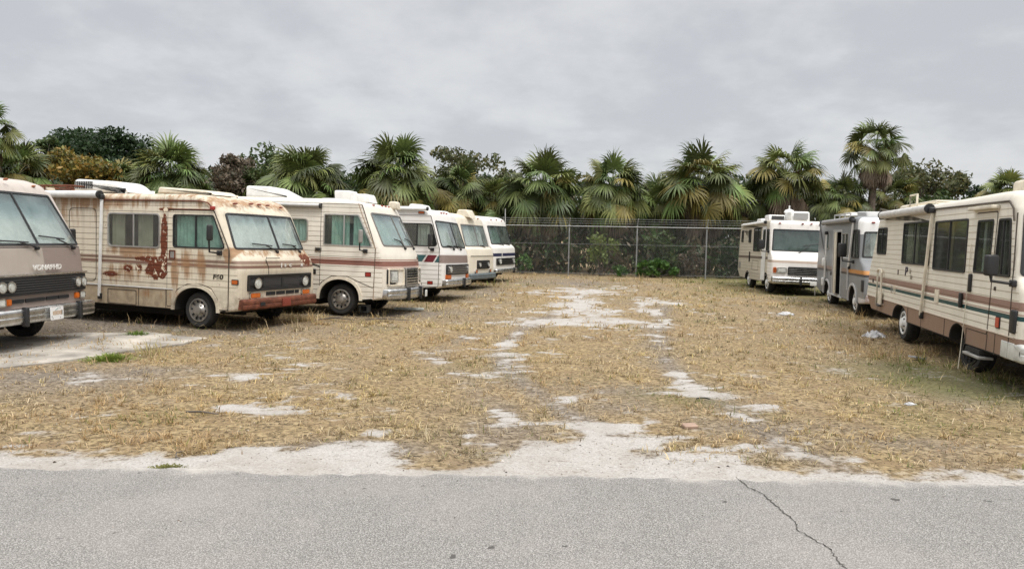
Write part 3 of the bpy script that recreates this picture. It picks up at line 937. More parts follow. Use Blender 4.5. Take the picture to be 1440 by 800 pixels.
    def line(s, pts, r=.01, m=SEAM, name='trim_strip', n=.0, warp=False):
        k = MB(); k.tube([s.S(u, v, n) for u, v in pts], r, m, 6); return s.part(k, name, warp=warp)
    def finish(s):
        o = s.bmb.build('body', s.root, 35, True, None)
        cs = [k.build('cutter', s.root, 0, True) for k in s.cuts]
        for t in [o] + s.holed:
            lo = [min(v.co[i] for v in t.data.vertices) for i in range(3)]; hi = [max(v.co[i] for v in t.data.vertices) for i in range(3)]
            for cu in cs:
                if any(max(v.co[i] for v in cu.data.vertices) < lo[i] or min(v.co[i] for v in cu.data.vertices) > hi[i] for i in range(3)): continue
                md = t.modifiers.new('cut', 'BOOLEAN'); md.operation = 'DIFFERENCE'; md.object = cu; md.solver = 'MANIFOLD'; md.material_mode = 'TRANSFER'
        dg = bpy.context.evaluated_depsgraph_get(); dg.update()
        for t in [o] + s.holed:
            me = bpy.data.meshes.new_from_object(t.evaluated_get(dg))
            t.modifiers.clear(); old = t.data; t.data = me; me.name = t.name
            bpy.data.meshes.remove(old)
            bm = bmesh.new(); bm.from_mesh(me); s.warp(bm, False); bm.to_mesh(me); bm.free()
            me.set_sharp_from_angle(angle=math.radians(35))
        for cu in cs: bpy.data.objects.remove(cu)
        # a pale wall is not needed inside: floor shadow comes from the closed shell


CREAM = (.68, .61, .485)
BRN = (.20, .115, .085)
# ---- taupe coach cut by the left edge
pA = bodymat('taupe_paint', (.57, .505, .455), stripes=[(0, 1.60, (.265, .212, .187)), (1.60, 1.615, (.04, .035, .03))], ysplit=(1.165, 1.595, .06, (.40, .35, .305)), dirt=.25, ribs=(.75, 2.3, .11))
A = RV('taupe motorhome with chrome bumper and white licence plate, cut by the left edge', (-8.692, 12.084, 0, -.041, -.003, -.010), pA, .04, .05)
A.body([(.12, 2.76, .35, .3), (.36, 2.66, .12, .25), (.45, 2.51, .05, .12), (.93, 1.62, .06, .10), (1.0, 1.2, .06, .12), (1.02, .64, .04, .1), (.98, .42, .05, .05), (.75, .38, .02, .03)], -5.8, .42, 2.72, [(0, .52, .88), (-4.1, .52, .88)], rr=.2)
A.windshield(.93, 1.62, .45, 2.51, 1.09, .97, (0,), GL_W, CURT, .06, amp=.012, pitch=.5, cn=-.16, wipers=[(-.1, -.75, .08), (.86, -.78, .16)])
A.window([(-.55, 1.62), (.62, 1.62), (.3, 2.3), (-.55, 2.3)], BLACK, GL_C, .05, (0,), CURT)
A.window(rect(-2.6, 1.55, -1.0, 2.25), BLACK, GL_D, .06, (-1.8,), CURTB)
A.door([(-.75, .45), (.7, .45), (.7, 1.6), (.33, 2.4), (-.75, 2.4)], handle=(-.6, 1.4))
frA, LA = A.grille(1.03, .86, 1.025, 1.15, -1.07, 1.07, 6, n=.03, bm_=mat('dark_grey_plastic', (.05, .05, .052), .45))
k = MB(); k.prism(rect(-1.13, .30, 1.13, .325), frA, -.01, .035, CHROME); A.part(k, 'chrome_strip')
for u in (-.99, -.81, .81, .99): A.lamp(frA, u, .145, .070, n=.05)
for sg in (-1, 1):
    A.lamp(frA, sg * .83, -.09, .1, False, .1, .1, AMBER, None, .02, 'turn_signal')
    A.lamp(frA, sg * .98, -.09, .1, False, .14, .1, LENS, CHROME, .02, 'fog_light')
for u0, u1 in ((-.9, -.5), (-.46, -.02), (.02, .3), (.33, .6), (-.0, .0))[:4]:
    k = MB(); k.prism(rect(u0, -.115, u1, -.06), frA, -.02, .006, DARK); A.part(k, 'air_slot')
bA = A.bumper(1.14, .42, .67, 1.2, CHROME, guards=(-.65, .68))
k = MB(); k.prism(rpoly(rect(-.15, -.46 + .03, .17, -.25 + .03), .02), frA, .17, .178, mat('plate_white', (.78, .78, .77), .4))
for i in range(6): k.box((1.03 + .186, -.085 + i * .037, .545), (.003, .025, .07 if i % 2 else .06), mat('plate_sand', (.50, .36, .25), .6))
k.box((1.03 + .186, 0.0, .605), (.003, .09, .015), mat('plate_teal', (.35, .47, .45), .6), Matrix.Rotation(.5, 3, 'X'))
for y_, z_ in ((-.1, .46), (.09, .46), (.08, .62), (-.12, .49)): k.box((1.03 + .186, y_, z_), (.004, .014, .014), DARK)
k.box((1.03 + .186, .125, .545), (.003, .03, .075), mat('plate_grey', (.25, .22, .2), .6))
A.part(k, 'license_plate')
text_mesh('VONAPHD', .115, lambda u, v, n: frA(u + .05, v + .42, n + .005), mat('chrome_letters', (.85, .85, .83), .3, .3), 'nose_lettering', A.root, .15, .006, 1.25, A.warp)
A.markers([(.33, -.72, 2.665), (.41, -.02, 2.70), (.38, .70, 2.64)], m=mat('faded_amber', (.36, .12, .04), .4), sz=(.075, .026))
A.wheel(0, cap=STEEL, steer=-.1); A.wheel(-4.1)
A.mirror(.55, 1.75, out=.3)
e = MB(); e.box((.62, HW + .2, 1.78), (.09, .18, .30), BLACK, bev=.03); e.tube([(.62, HW + .2, 1.65), (.60, HW, 1.55)], .018, BLACK); e.build('mirror', A.root, 40)
A.roofbox('air_conditioner', [(-3.2, 2.72, 0), (-3.2, 2.98, .08), (-2.3, 2.98, .2), (-2.1, 2.72, 0)], .7, 0)
A.finish()

# ---- rusty coach
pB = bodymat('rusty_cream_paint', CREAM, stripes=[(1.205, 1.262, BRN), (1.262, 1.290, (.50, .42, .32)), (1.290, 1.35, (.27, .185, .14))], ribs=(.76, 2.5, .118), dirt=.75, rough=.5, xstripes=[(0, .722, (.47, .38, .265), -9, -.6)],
             rust=dict(spots=[(-.80, 1.72, .11, .62, 2.3), (-.83, 1.2, .14, .3, 2.2), (-1.0, 1.10, .36, .22, 2.1), (-1.12, 1.31, .52, .075, 2.2), (-1.75, 1.10, .15, .09, 2.0), (-2.22, .97, .24, .07, 2.1), (-1.45, 1.12, .12, .12, 1.6), (-.75, 2.3, .3, .05, 1.6)],
             stains=[(-1.6, 1.45, 1.1, .16, 1.0), (-.2, 1.25, .25, .5, .9), (.15, 1.2, .16, .45, .9), (-.5, 1.1, .14, .55, 1.0), (-1.8, 2.40, 1.9, .16, .55), (.78, 1.45, .14, .22, 1.1), (-1.9, 1.0, .9, .28, .7), (.3, 2.42, .4, .16, .5), (-1.0, .62, 1.6, .12, .5), (.9, 1.5, .35, .11, .65), (-3.2, 2.2, 1.4, .4, .4)]))
B = RV('cream motorhome with heavy rust on its flank and a rusted front bumper', (-5.738, 15.406, 0, -.365, .010, -.016), pB, .03, .22, 1.0, 1.6)
B.body([(.02, 2.61, .3, .14), (.30, 2.50, .16, .14), (.45, 2.27, .06, .1), (.79, 1.55, .06, .09), (1.0, 1.36, .12, .1), (1.06, 1.14, .04, .1), (1.06, .64, .04, .08), (1.0, .40, .05, .05), (.72, .36, .02, .03)], -6.1, .34, 2.61, [(0, .53, .80), (-3.95, .53, .80)], rr=.12)
B.windshield(.79, 1.55, .45, 2.27, 1.06, 1.0, (.05,), GL_W, CURT, .07, wipers=[(-.05, -.62, .12), (.78, -.6, .12)])
B.window(rect(-2.30, 1.53, -.90, 2.22), ALU, GL_D, .1, (-1.60,), CURTB, [(.02, .30), (.52, .82)])
B.window([(-.57, 1.56), (.74, 1.56), (.44, 2.21), (-.57, 2.21)], BLACK, GL_C, .07, (.0,), CURTG)
B.window(rect(-4.6, 1.6, -3.6, 2.2), ALU, GL_D, .08, (-4.1,), CURTB)
B.door([(-.72, .40), (-.70, 2.29), (.43, 2.29), (.80, 1.55), (.80, .40), (.58, .40), (.55, .6), (.4, .80), (.15, .87), (-.2, .86), (-.45, .74), (-.57, .55), (-.6, .40)], handle=None)
k = MB(); k.ring(rpoly(rect(-.66, 1.33, -.50, 1.51), .02), rpoly(rect(-.635, 1.355, -.525, 1.485), .02), B.S, -.005, .02, RUSTM); k.prism(rect(-.635, 1.355, -.525, 1.485), B.S, .0, .012, ALU); B.part(k, 'door_handle', warp=False)
k = MB(); pth = [(-2.4, 2.475), (.12, 2.47), (.30, 2.44), (.40, 2.36), (.45, 2.30)]
k.tube([B.S(u, v, .015 - .0 * u) for u, v in pth], .014, RUSTM, 6); B.part(k, 'drip_rail', warp=False)
k = MB(); k.tube([B.S(u, v, .01) for u, v in [(-.68, 2.31), (.38, 2.31)]], .012, RUSTM, 6); k.box((.42, -HW - .02, 2.34), (.10, .05, .07), REDL, bev=.01); B.part(k, 'door_drip_rail', warp=False)
B.line([(-5.9, .73), (-.55, .735)], .016, ALU, 'skirt_trim', .005)
B.sbox('storage_hatch', -2.30, .37, -1.52, .67, SEAM, .008, .03, ring=.012)
B.line([(-1.46, .72), (-1.46, .35)], .008); B.line([(-.745, .72), (-.745, .35)], .008); B.line([(.82, 1.5), (.80, .38)], .008, warp=True)
B.sbox('side_hatch', -3.4, .8, -2.62, 2.3, SEAM, .006, .12, ring=.012)
B.arch_trim(0, .07)
frB, LB = B.grille(1.065, .77, 1.065, 1.085, -.98, .98, 1, n=.03, frame=.045)
k = MB()
for i in range(9): k.prism(rect(-.56, .055 + i * .024, .56, .066 + i * .024), frB, .0, .03, mat('dark_grey_plastic', (.05, .05, .052), .45))
k.prism(rect(-.03, .05, .03, .26), frB, .0, .032, BLACK); B.part(k, 'grille_bars')
for u in (-.74, .74): B.lamp(frB, u, .15, .088, n=.05, bez=CHROME)
for u in (-.78, .80): B.lamp(frB, u, -.085, .1, False, .26, .10, AMBER, CHROME, .025, 'turn_signal')
for u0, u1 in ((-.45, -.18), (-.15, .12), (.15, .42), (.45, .58)):
    k = MB(); k.prism(rect(u0, -.10, u1, -.03), frB, -.02, .006, DARK); B.part(k, 'air_slot')
B.bumper(1.13, .41, .63, 1.14, RUSTM, dep=.1)
k = MB(); k.box((1.17, .05, .52), (.02, .26, .17), mat('red_rust_plate', (.24, .045, .025), .6, var=.3), bev=.006); B.part(k, 'tow_plate')
k = MB(); k.box((1.17, -.66, .52), (.015, .13, .07), DARK); B.part(k, 'bumper_hole')
frBh, LBh = B.F(1.055, 1.14, 1.0, 1.36)
for i, (t, u) in enumerate(zip('ISCA', (-.07, .05, .22, .62))):
    text_mesh(t, .12 if i == 0 else .085, (lambda u_: lambda a_, c_, n_: frBh(a_ + u_, c_ + .115, n_ + .012))(u), mat('chrome_letters', (.85, .85, .83), .3, .3), 'nose_lettering', B.root, 0, .005, 1.3, B.warp)
k = MB(); k.tube([frBh(u, v, .006) for u, v in [(-.42, -.05), (-.44, .1), (-.52, .24), (-.50, .30)]], .007, SEAM, 5); k.tube([frBh(u, v, .02) for u, v in [(-.52, .27), (-.15, .27)]], .008, SEAM, 5); B.part(k, 'hood_seam')
text_mesh('F60', .125, lambda u, v, n: B.S(u + .56, v + 1.03, n + .010), mat('lettering_dark', (.05, .04, .03), .5), 'side_lettering', B.root, .1, .004, 1.35)
B.sidelight(.96, .95, mat('orange_lens', (.48, .11, .02), .3), (.13, .07))
B.markers([(.38, -.70, 2.455), (.36, -.27, 2.475), (.35, -.02, 2.475), (.36, .23, 2.475), (.38, .68, 2.455)], m=mat('old_red_lens', (.22, .05, .03), .35))
B.wheel(0, .355, .355, STEEL); B.wheel(-3.95, .355, .355)
B.mirror(.60, 1.87, .17, .30, .28, 1.49)
B.roofbox('air_conditioner', [(-4.05, 2.67, 0), (-4.05, 2.96, .1), (-2.75, 2.90, .28), (-2.42, 2.66, .06)], .75, -.2, WHITEP, .09, (-3.98, -3.45, 2.74, 2.90, 10))
B.roofbox('roof_vent', [(-1.62, 2.66, 0), (-1.60, 2.79, .06), (-.3, 2.72, .1), (-.14, 2.63, .04)], .75, -.2, OLDWHITE, .04)
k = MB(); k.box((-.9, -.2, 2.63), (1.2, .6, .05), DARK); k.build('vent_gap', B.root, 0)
B.rack(-5.3, -3.7, -.9, .7, 2.62, .16, RUSTM, nb=2)
k = MB(); k.lathe([(.0, .12), (.13, .11), (.15, .06), (.12, .0)], OLDWHITE, (-4.6, -.75, 2.63), 14, 'z'); k.build('roof_vent_cap', B.root, 50)
B.awning(-5.6, -2.46, 2.575, WHITEP, .075, [(-2.42, 2.53, -2.49, .5)])
B.finish()

# ---- cream coach with brown stripe
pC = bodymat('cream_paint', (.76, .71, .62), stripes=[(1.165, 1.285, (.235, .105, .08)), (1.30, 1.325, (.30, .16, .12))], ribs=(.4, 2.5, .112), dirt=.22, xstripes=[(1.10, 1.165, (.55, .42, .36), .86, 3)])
C = RV('cream motorhome with a brown side stripe and square headlight, beside the rusty one', (-3.746, 18.169, 0, -.215, .016, -.022), pC, .22, .16, .9, 1.5)
C.body([(.02, 2.68, .3, .16), (.42, 2.60, .14, .16), (.53, 2.40, .06, .12), (.94, 1.61, .06, .1), (1.04, 1.40, .08, .12), (1.08, 1.15, .04, .10), (1.08, .70, .04, .1), (1.02, .42, .05, .05), (.80, .38, .02, .03)], -6.2, .36, 2.68, [(0, .50, .83), (-3.9, .50, .83)], rr=.14)
C.windshield(.94, 1.61, .53, 2.40, 1.02, .95, (.05,), glass('pale_windshield', (.86, .92, .91), .12, 1.8, (2.2, 2.4, (.5, .62, .64)), (.55, .62, .63)), CURTG, .08, cn=-.2, amp=.015, pitch=.4, fm=mat('grey_rubber', (.16, .15, .14), .6), wipers=[(.0, -.45, .18), (.75, -.5, .2)])
C.window([(-.43, 1.60), (.80, 1.59), (.44, 2.33), (-.43, 2.33)], ALU, GL_C, .05, (.08,), CURTG, [(.12, .5), (.58, .95)])
C.window(rect(-1.75, 1.66, -.82, 2.21), ALU, GL_C, .1, (), BLIND)
C.door([(-.5, .69), (-.5, 2.56), (.50, 2.56), (.86, 1.56), (.84, .66), (.45, .8), (.2, .9), (-.2, .9), (-.44, .75)], handle=(-.55, 1.5))
C.line([(-.5, .69), (-.5, .38)], .007); C.line([(-2.5, .70), (-.5, .69)], .007)
C.line([(.42, 2.58), (.51, 2.34), (.86, 1.56), (.84, .40)], .012, mat('tan_seal', (.35, .25, .17), .7), 'cab_seam', .004)
C.arch_trim(0, .07, mat('cream_trim', (.74, .67, .55), .45, var=.12))
C.arch_trim(1, .07, mat('cream_trim', (.74, .67, .55)))
C.sidelight(.70, .97, REDL, (.12, .08)); C.sbox('filler_cap', -.72, .92, -.60, 1.04, BLACK, .012)
frC, LC = C.grille(1.10, .70, 1.10, 1.13, -.40, .40, 6, mat('grille_chrome', (.35, .34, .33), .35, .7, var=.2), CHROME, .05)
for sg in (-1, 1):
    k = MB(); po = rpoly(rect(min(sg * .46, sg * 1.08), .02, max(sg * .46, sg * 1.08), .42), .03); k.prism(po, frC, -.05, .0, pC); k.ring(po, inset(po, .03), frC, -.02, .03, mat('cream_trim', (.74, .67, .55))); h = C.part(k, 'headlight_bezel')
    k = MB(); k.prism(rpoly(rect(sg * .95 - .14, .06, sg * .95 + .12, .40), .02), frC, -.02, .016, BLACK); C.part(k, 'headlight_recess', h)
    C.lamp(frC, sg * .90, .235, .1, False, .24, .25, LENS, CHROME, .03)
C.bumper(1.18, .40, .66, 1.14, CHROME, dep=.2, guards=(-.42, .42))
k = MB(); k.box((1.34, .52, .50), (.02, .2, .16), WHITEP, bev=.004); C.part(k, 'license_plate')
text_mesh('C', .09, lambda u, v, n: (1.10 + n, u + .55, v + 1.36), mat('lettering_dark', (.05, .04, .03)), 'nose_emblem', C.root, 0, .01, 1.6, C.warp)
C.markers([(.42, -.62, 2.575), (.40, -.12, 2.59), (.40, .1, 2.59), (.40, .32, 2.59), (.42, .8, 2.56)])
C.wheel(0, .36, .36, STEEL); C.wheel(-3.9, .36, .36)
C.mirror(.62, 1.83, .2, .30, .30, 1.50, mat('grey_mirror', (.28, .27, .25), .5, var=.2))
C.roofbox('air_conditioner', [(-2.9, 2.72, 0), (-2.9, 2.99, .07), (-2.2, 2.98, .12), (-1.72, 2.76, .05), (-1.72, 2.70, 0)], .75, -.1, WHITEP, .06)
C.roofbox('roof_vent', [(-.50, 2.66, 0), (-.52, 2.92, .05), (-.1, 2.92, .05), (-.06, 2.66, 0)], .42, -.3, WHITEP, .03)
C.roofbox('roof_vent', [(-.20, 2.66, 0), (-.16, 2.87, .04), (.20, 2.87, .06), (.28, 2.66, 0)], .45, .05, WHITEP, .03)
C.roofbox('roof_horn', [(.45, 2.55, 0), (.45, 2.75, .08), (.70, 2.75, .08), (.72, 2.55, 0)], .22, .62, OLDWHITE, .05)
C.awning(-5.0, -.51, 2.50, ALU, .055)
C.finish()

# ---- white coach, maroon and teal flashes
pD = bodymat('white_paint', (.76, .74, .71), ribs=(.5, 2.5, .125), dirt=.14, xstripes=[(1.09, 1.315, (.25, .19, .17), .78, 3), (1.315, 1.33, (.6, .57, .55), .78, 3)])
D = RV('white motorhome with teal and maroon flashes on its side, third from the left of the far row', (-2.551, 22.097, 0, -.245, .007, -.026), pD, .10, .08, .9, 1.5)
tag(D.root, 'white motorhome with teal and maroon flashes along its side and a taupe nose band')
D.body([(.05, 2.66, .25, .16), (.42, 2.56, .14, .16), (.53, 2.30, .06, .11), (.81, 1.52, .06, .1), (.88, 1.34, .05, .12), (.90, 1.08, .03, .1), (.90, .62, .03, .08), (.86, .42, .04, .05), (.7, .37, .02, .03)], -6.0, .36, 2.66, [(-.25, .48, .80), (-4.0, .48, .80)], rr=.14)
D.windshield(.81, 1.52, .53, 2.30, 1.10, 1.02, (.12,), GL_W, CURT, .09, gap=[(.05, .5)], cn=-.18, wipers=[(-.3, -.5, .06), (.35, -.55, .06)])
D.window([(-.45, 1.55), (.74, 1.55), (.55, 2.2), (-.45, 2.2)], BLACK, GL_D, .1, (.1,), CURT, [(.48, .80)])
D.window(rect(-2.2, 1.6, -1.1, 2.2), BLACK, GL_D, .1, (-1.65,), CURTB, [(.0, .2)])
D.door([(-.55, .42), (-.55, 2.42), (.50, 2.42), (.78, 1.5), (.77, .42), (.3, .42), (.2, .7), (-.1, .86), (-.4, .86)], rad=.05, handle=(-.42, 1.42))
TEAL = mat('teal_stripe', (.035, .11, .115), .45, var=.15); MAR = mat('maroon_stripe', (.17, .02, .03), .45, var=.15)
for nm, po, mm in (('teal_flash', [(-2.6, 1.12), (.27, 1.12), (.40, 1.31), (-2.6, 1.31)], TEAL), ('maroon_flash', [(.33, 1.11), (.60, 1.11), (.72, 1.31), (.45, 1.31)], MAR), ('teal_flash', [(.65, 1.11), (.775, 1.11), (.775, 1.30), (.765, 1.30)], TEAL)):
    k = MB(); k.prism(po, D.S, .0, .013, mm); D.part(k, nm, warp=False)
D.arch_trim(0, .05)
D.sidelight(.53, .53, REDL, (.14, .07)); D.sidelight(.22, 2.50, mat('orange_lens', (.48, .11, .02)), (.16, .05))
frD, LD = D.grille(.91, .76, .91, 1.05, -1.0, 1.0, 4, n=.035, bm_=mat('grille_chrome', (.35, .34, .33)))
for u in (-.80, .80): D.lamp(frD, u, .16, .08, n=.05)
for u in (-.88, .88): D.lamp(frD, u, -.06, .1, False, .30, .12, mat('orange_lens', (.48, .11, .02)), None, .03, 'turn_signal')
D.bumper(1.0, .42, .64, 1.14, CHROME, dep=.2, guards=(.12,))
D.markers([(.42, -.3, 2.54), (.41, -.05, 2.55), (.41, .2, 2.55)], m=REDL)
D.wheel(-.25, .36, .36); D.wheel(-4.0, .36, .36)
D.mirror(.58, 1.73, .22, .34, .26, 1.47)
D.roofbox('roof_vent', [(-.48, 2.64, 0), (-.42, 2.79, .05), (-.02, 2.77, .06), (.05, 2.64, 0)], .6, -.2, WHITEP, .04)
D.roofbox('air_conditioner', [(-3.4, 2.64, 0), (-3.4, 2.93, .08), (-2.6, 2.93, .2), (-2.4, 2.64, 0)], .7, 0, WHITEP, .06)
D.awning(-4.5, .40, 2.60, WHITEP, .05)
D.finish()

# ---- small cream coach
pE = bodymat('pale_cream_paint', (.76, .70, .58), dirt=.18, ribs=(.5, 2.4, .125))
E_ = RV('small pale cream motorhome with black square grille, between two white ones', (-1.915, 26.825, 0, -.347, -.003, -.015), pE, .06, .08)
E_.body([(.05, 2.66, .25, .16), (.36, 2.55, .14, .16), (.42, 2.30, .05, .1), (.67, 1.48, .05, .08), (.80, 1.42, .05, .08), (.86, 1.18, .02, .08), (.86, .60, .03, .08), (.82, .40, .04, .05), (.65, .36, .02, .03)], -5.5, .36, 2.64, [(-.2, .48, .80), (-3.8, .48, .80)], rr=.14)
E_.windshield(.67, 1.48, .42, 2.28, 1.08, 1.04, (.0,), GL_W, CURT, .05, cn=-.2, fm=mat('grey_rubber', (.16, .15, .14)), gap=[(.15, .9)], wipers=[(.5, -.4, .05)])
E_.window([(-.6, 1.5), (.5, 1.5), (.35, 2.2), (-.6, 2.2)], ALU, GL_D, .05, (0,), CURTB, [(.4, .6)])
E_.window(rect(-2.4, 1.6, -1.3, 2.2), ALU, GL_D, .06, (-1.85,), CURTB)
frE, LE = E_.grille(.875, .71, .875, 1.01, -.56, .56, 3, n=.03)
for u in (-.40, .40): E_.lamp(frE, u, .15, .07, n=.05); 
for u in (-.66, .66): E_.lamp(frE, u, -.085, .06, True, m=mat('orange_lens', (.48, .11, .02)), n=.03, name='turn_signal')
k = MB(); k.tube([(.875, u, 1.17) for u in np.linspace(-1.05, 1.05, 9)], .008, SEAM, 5); E_.part(k, 'hood_seam')
E_.bumper(.95, .34, .56, 1.16, mat('blue_grey_bumper', (.13, .16, .17), .5, .2, var=.25), dep=.2)
E_.markers([(.36, -.2, 2.53), (.36, .25, 2.53), (.38, .6, 2.52)])
E_.wheel(-.2, .36, .36); E_.wheel(-3.8, .36, .36)
E_.roofbox('roof_vent', [(.02, 2.60, 0), (.10, 2.80, .05), (.45, 2.80, .08), (.60, 2.50, 0)], .55, -.2, OLDWHITE, .05)
E_.roofbox('air_conditioner', [(-2.4, 2.62, 0), (-2.4, 2.9, .08), (-1.7, 2.9, .2), (-1.5, 2.62, 0)], .7, 0, WHITEP, .06)
E_.mirror(.48, 1.75, .18, .26, .25)
E_.finish()

# ---- white coach with navy nose stripe
pF = bodymat('white_navy_paint', (.77, .75, .71), stripes=[(1.05, 1.18, (.02, .024, .07))], dirt=.12, ribs=(.5, 1.0, .125))
F_ = RV('white motorhome with a navy blue stripe across its nose, farthest of the left row', (-1.119, 30.971, 0, -.373, -.007, -.004), pF, .06, .10)
F_.body([(.08, 2.68, .25, .16), (.38, 2.56, .14, .16), (.45, 2.30, .05, .1), (.70, 1.52, .05, .08), (.86, 1.40, .08, .1), (.88, 1.18, .02, .1), (.88, .60, .03, .08), (.84, .42, .04, .05), (.68, .37, .02, .03)], -5.8, .36, 2.66, [(-.2, .48, .80), (-3.9, .48, .80)], rr=.14)
F_.windshield(.70, 1.52, .45, 2.30, 1.08, 1.03, (), GL_W2, CURT, .07, gap=[(.1, .5)], cn=-.2, wipers=[(-.1, -.5, .05), (.6, -.5, .05)])
F_.window([(-.6, 1.55), (.5, 1.55), (.38, 2.2), (-.6, 2.2)], BLACK, GL_D, .08, (0,), None)
F_.window(rect(-2.4, 1.6, -1.3, 2.2), BLACK, GL_D, .08, (-1.85,), CURTB)
frF, LF = F_.grille(.895, .70, .895, .98, -1.0, 1.0, 3, n=.03)
for u in (-.74, .74): F_.lamp(frF, u, .15, .10, n=.05)
k = MB(); k.box((.905, -.52, 1.115), (.02, .035, .13), WHITEP); F_.part(k, 'stripe_gap')
F_.bumper(.96, .38, .55, 1.14, CHROME, dep=.2, guards=(.65,))
F_.markers([(.38, -.55, 2.53), (.38, .0, 2.55), (.40, .55, 2.52)])
F_.wheel(-.2, .36, .36); F_.wheel(-3.9, .36, .36)
F_.mirror(.52, 1.78, .18, .30, .25)
k = MB(); k.tube([(.45, 1.05, 2.35), (.42, 1.1, 3.05)], .02, ALU, 6); k.build('antenna', F_.root, 50)
F_.roofbox('air_conditioner', [(-2.6, 2.64, 0), (-2.6, 2.92, .08), (-1.9, 2.92, .2), (-1.7, 2.64, 0)], .7, 0, WHITEP, .06)
F_.finish()

# ---- back right: white fronted coach facing the camera
pG = bodymat('beige_white_paint', (.56, .51, .42), stripes=[(1.185, 1.29, (.16, .13, .105))], ribs=(.45, 2.5, .125), dirt=.3,
             xstripes=[(0, 9, (.78, .75, .71), .30, 9), (1.10, 1.19, (.42, .34, .28), .30, 9), (1.12, 1.135, (.62, .5, .42), .3, 9)])
Gv = RV('white fronted motorhome with a wide green windshield facing the camera by the fence', (10.366, 26.807, 0, -1.680, -.014, -.021), pG, .05, .05)
Gv.body([(.15, 2.62, .2, .12), (.40, 2.58, .12, .12), (.44, 2.32, .05, .08), (.60, 1.49, .06, .07), (.80, 1.38, .08, .08), (.93, 1.15, .05, .08), (.95, .62, .03, .07), (.9, .42, .04, .05), (.6, .38, .02, .03)], -5.15, .36, 2.62, [(.05, .42, .70), (-3.1, .42, .66)], rr=.10, rear_up=.3)
Gv.windshield(.60, 1.49, .44, 2.30, 1.12, 1.08, (.72,), GL_W2, mat('dusty_shade', (.22, .25, .235), .9, var=.3), .05, cn=-.3, amp=.01, pitch=.6, depth=.5, wipers=[(-.2, .72, .30)])
Gv.window(rect(-4.62, 1.84, -4.20, 2.33), BLACK, GL_D, .04); Gv.window(rect(-3.15, 1.81, -2.70, 2.33), BLACK, GL_D, .04)
Gv.window(rect(-2.2, 1.47, -.95, 2.37), BLACK, GL_D, .05, (-1.5,), CURTB, [(.6, .75)])
Gv.window(rect(-.58, 1.6, -.16, 2.28), BLACK, GL_D, .04); Gv.window([(.02, 1.5), (.42, 1.5), (.36, 2.28), (.02, 2.28)], BLACK, GL_D, .04)
Gv.door(rect(-.72, .42, -.06, 2.4), WHITEP, handle=(-.65, 1.25))
Gv.line([(-5.0, .62), (.4, .62)], .008, ALU, 'skirt_trim'); Gv.line([(-.9, 2.62), (.0, 2.62)], .02, WHITEP, 'roof_trim')
Gv.sbox('storage_hatch', -2.3, .75, -1.2, 1.12, SEAM, .006, .03, ring=.012); Gv.sbox('utility_hatch', -4.9, .75, -4.5, 1.0, ALU, .02, .02)
Gv.line([(-2.75, 1.45), (-2.75, 1.05)], .03, BLACK, 'grab_handle', .02)
frG, LG = Gv.grille(.96, .68, .96, .97, -.62, .85, 4, n=.04, bm_=CHROME)
for u in (-.84, .95): Gv.lamp(frG, u, .16, .1, False, .30, .16, LENS, CHROME, .03)
for u in (-1.07, 1.14): Gv.lamp(frG, u, .16, .1, False, .10, .19, mat('orange_lens', (.48, .11, .02)), None, .03, 'turn_signal')
Gv.bumper(1.06, .36, .62, 1.16, CHROME, dep=.2, guards=(-.2,))
k = MB(); k.box((1.12, .22, .42), (.02, .24, .15), WHITEP, bev=.004); Gv.part(k, 'license_plate')
k = MB(); k.tube([(1.05, .28, .36), (1.10, .29, .02)], .015, STEEL, 6); Gv.part(k, 'tow_bar')
Gv.markers([(.43, -.86, 2.50), (.44, -.08, 2.51), (.44, .22, 2.51), (.44, .52, 2.51), (.43, 1.0, 2.49)])
Gv.wheel(.05, .36, .36, WHITEP); Gv.wheel(-3.1, .36, .36, WHITEP)
Gv.mirror(.44, 1.72, .22, .34, .28, 1.47)
Gv.roofbox('roof_vent', [(-4.6, 2.6, 0), (-4.6, 2.84, .05), (-3.8, 2.84, .1), (-3.7, 2.6, 0)], .6, -.3, WHITEP, .05)
Gv.roofbox('air_conditioner', [(-2.0, 2.6, 0), (-2.0, 2.88, .05), (-1.3, 2.88, .06), (-1.2, 2.6, 0)], .62, -.55, WHITEP, .05)
Gv.roofbox('air_conditioner', [(-1.5, 2.6, 0), (-1.5, 3.0, .06), (-.6, 3.0, .08), (-.5, 2.6, 0)], .68, .1, WHITEP, .06)
k = MB(); k.box((-1.195, -.55, 2.76), (.01, .46, .15), mat('dark_grey_plastic', (.05, .05, .052))); k.build('vent_slots', Gv.root, 0)
k = MB(); k.box((-.485, .1, 2.82), (.03, .5, .22), mat('vent_grey', (.3, .3, .3), .6)); k.build('vent_slots', Gv.root, 0)
k = MB(); k.lathe([(.0, .16), (.16, .10), (.20, .0)], WHITEP, (-2.2, .1, 3.02), 14, 'z'); k.tube([(-2.2, .1, 2.6), (-2.2, .1, 3.3)], .03, WHITEP); k.build('roof_antenna', Gv.root, 50)
Gv.awning(-4.4, -.2, 2.54, WHITEP, .05)
Gv.finish()

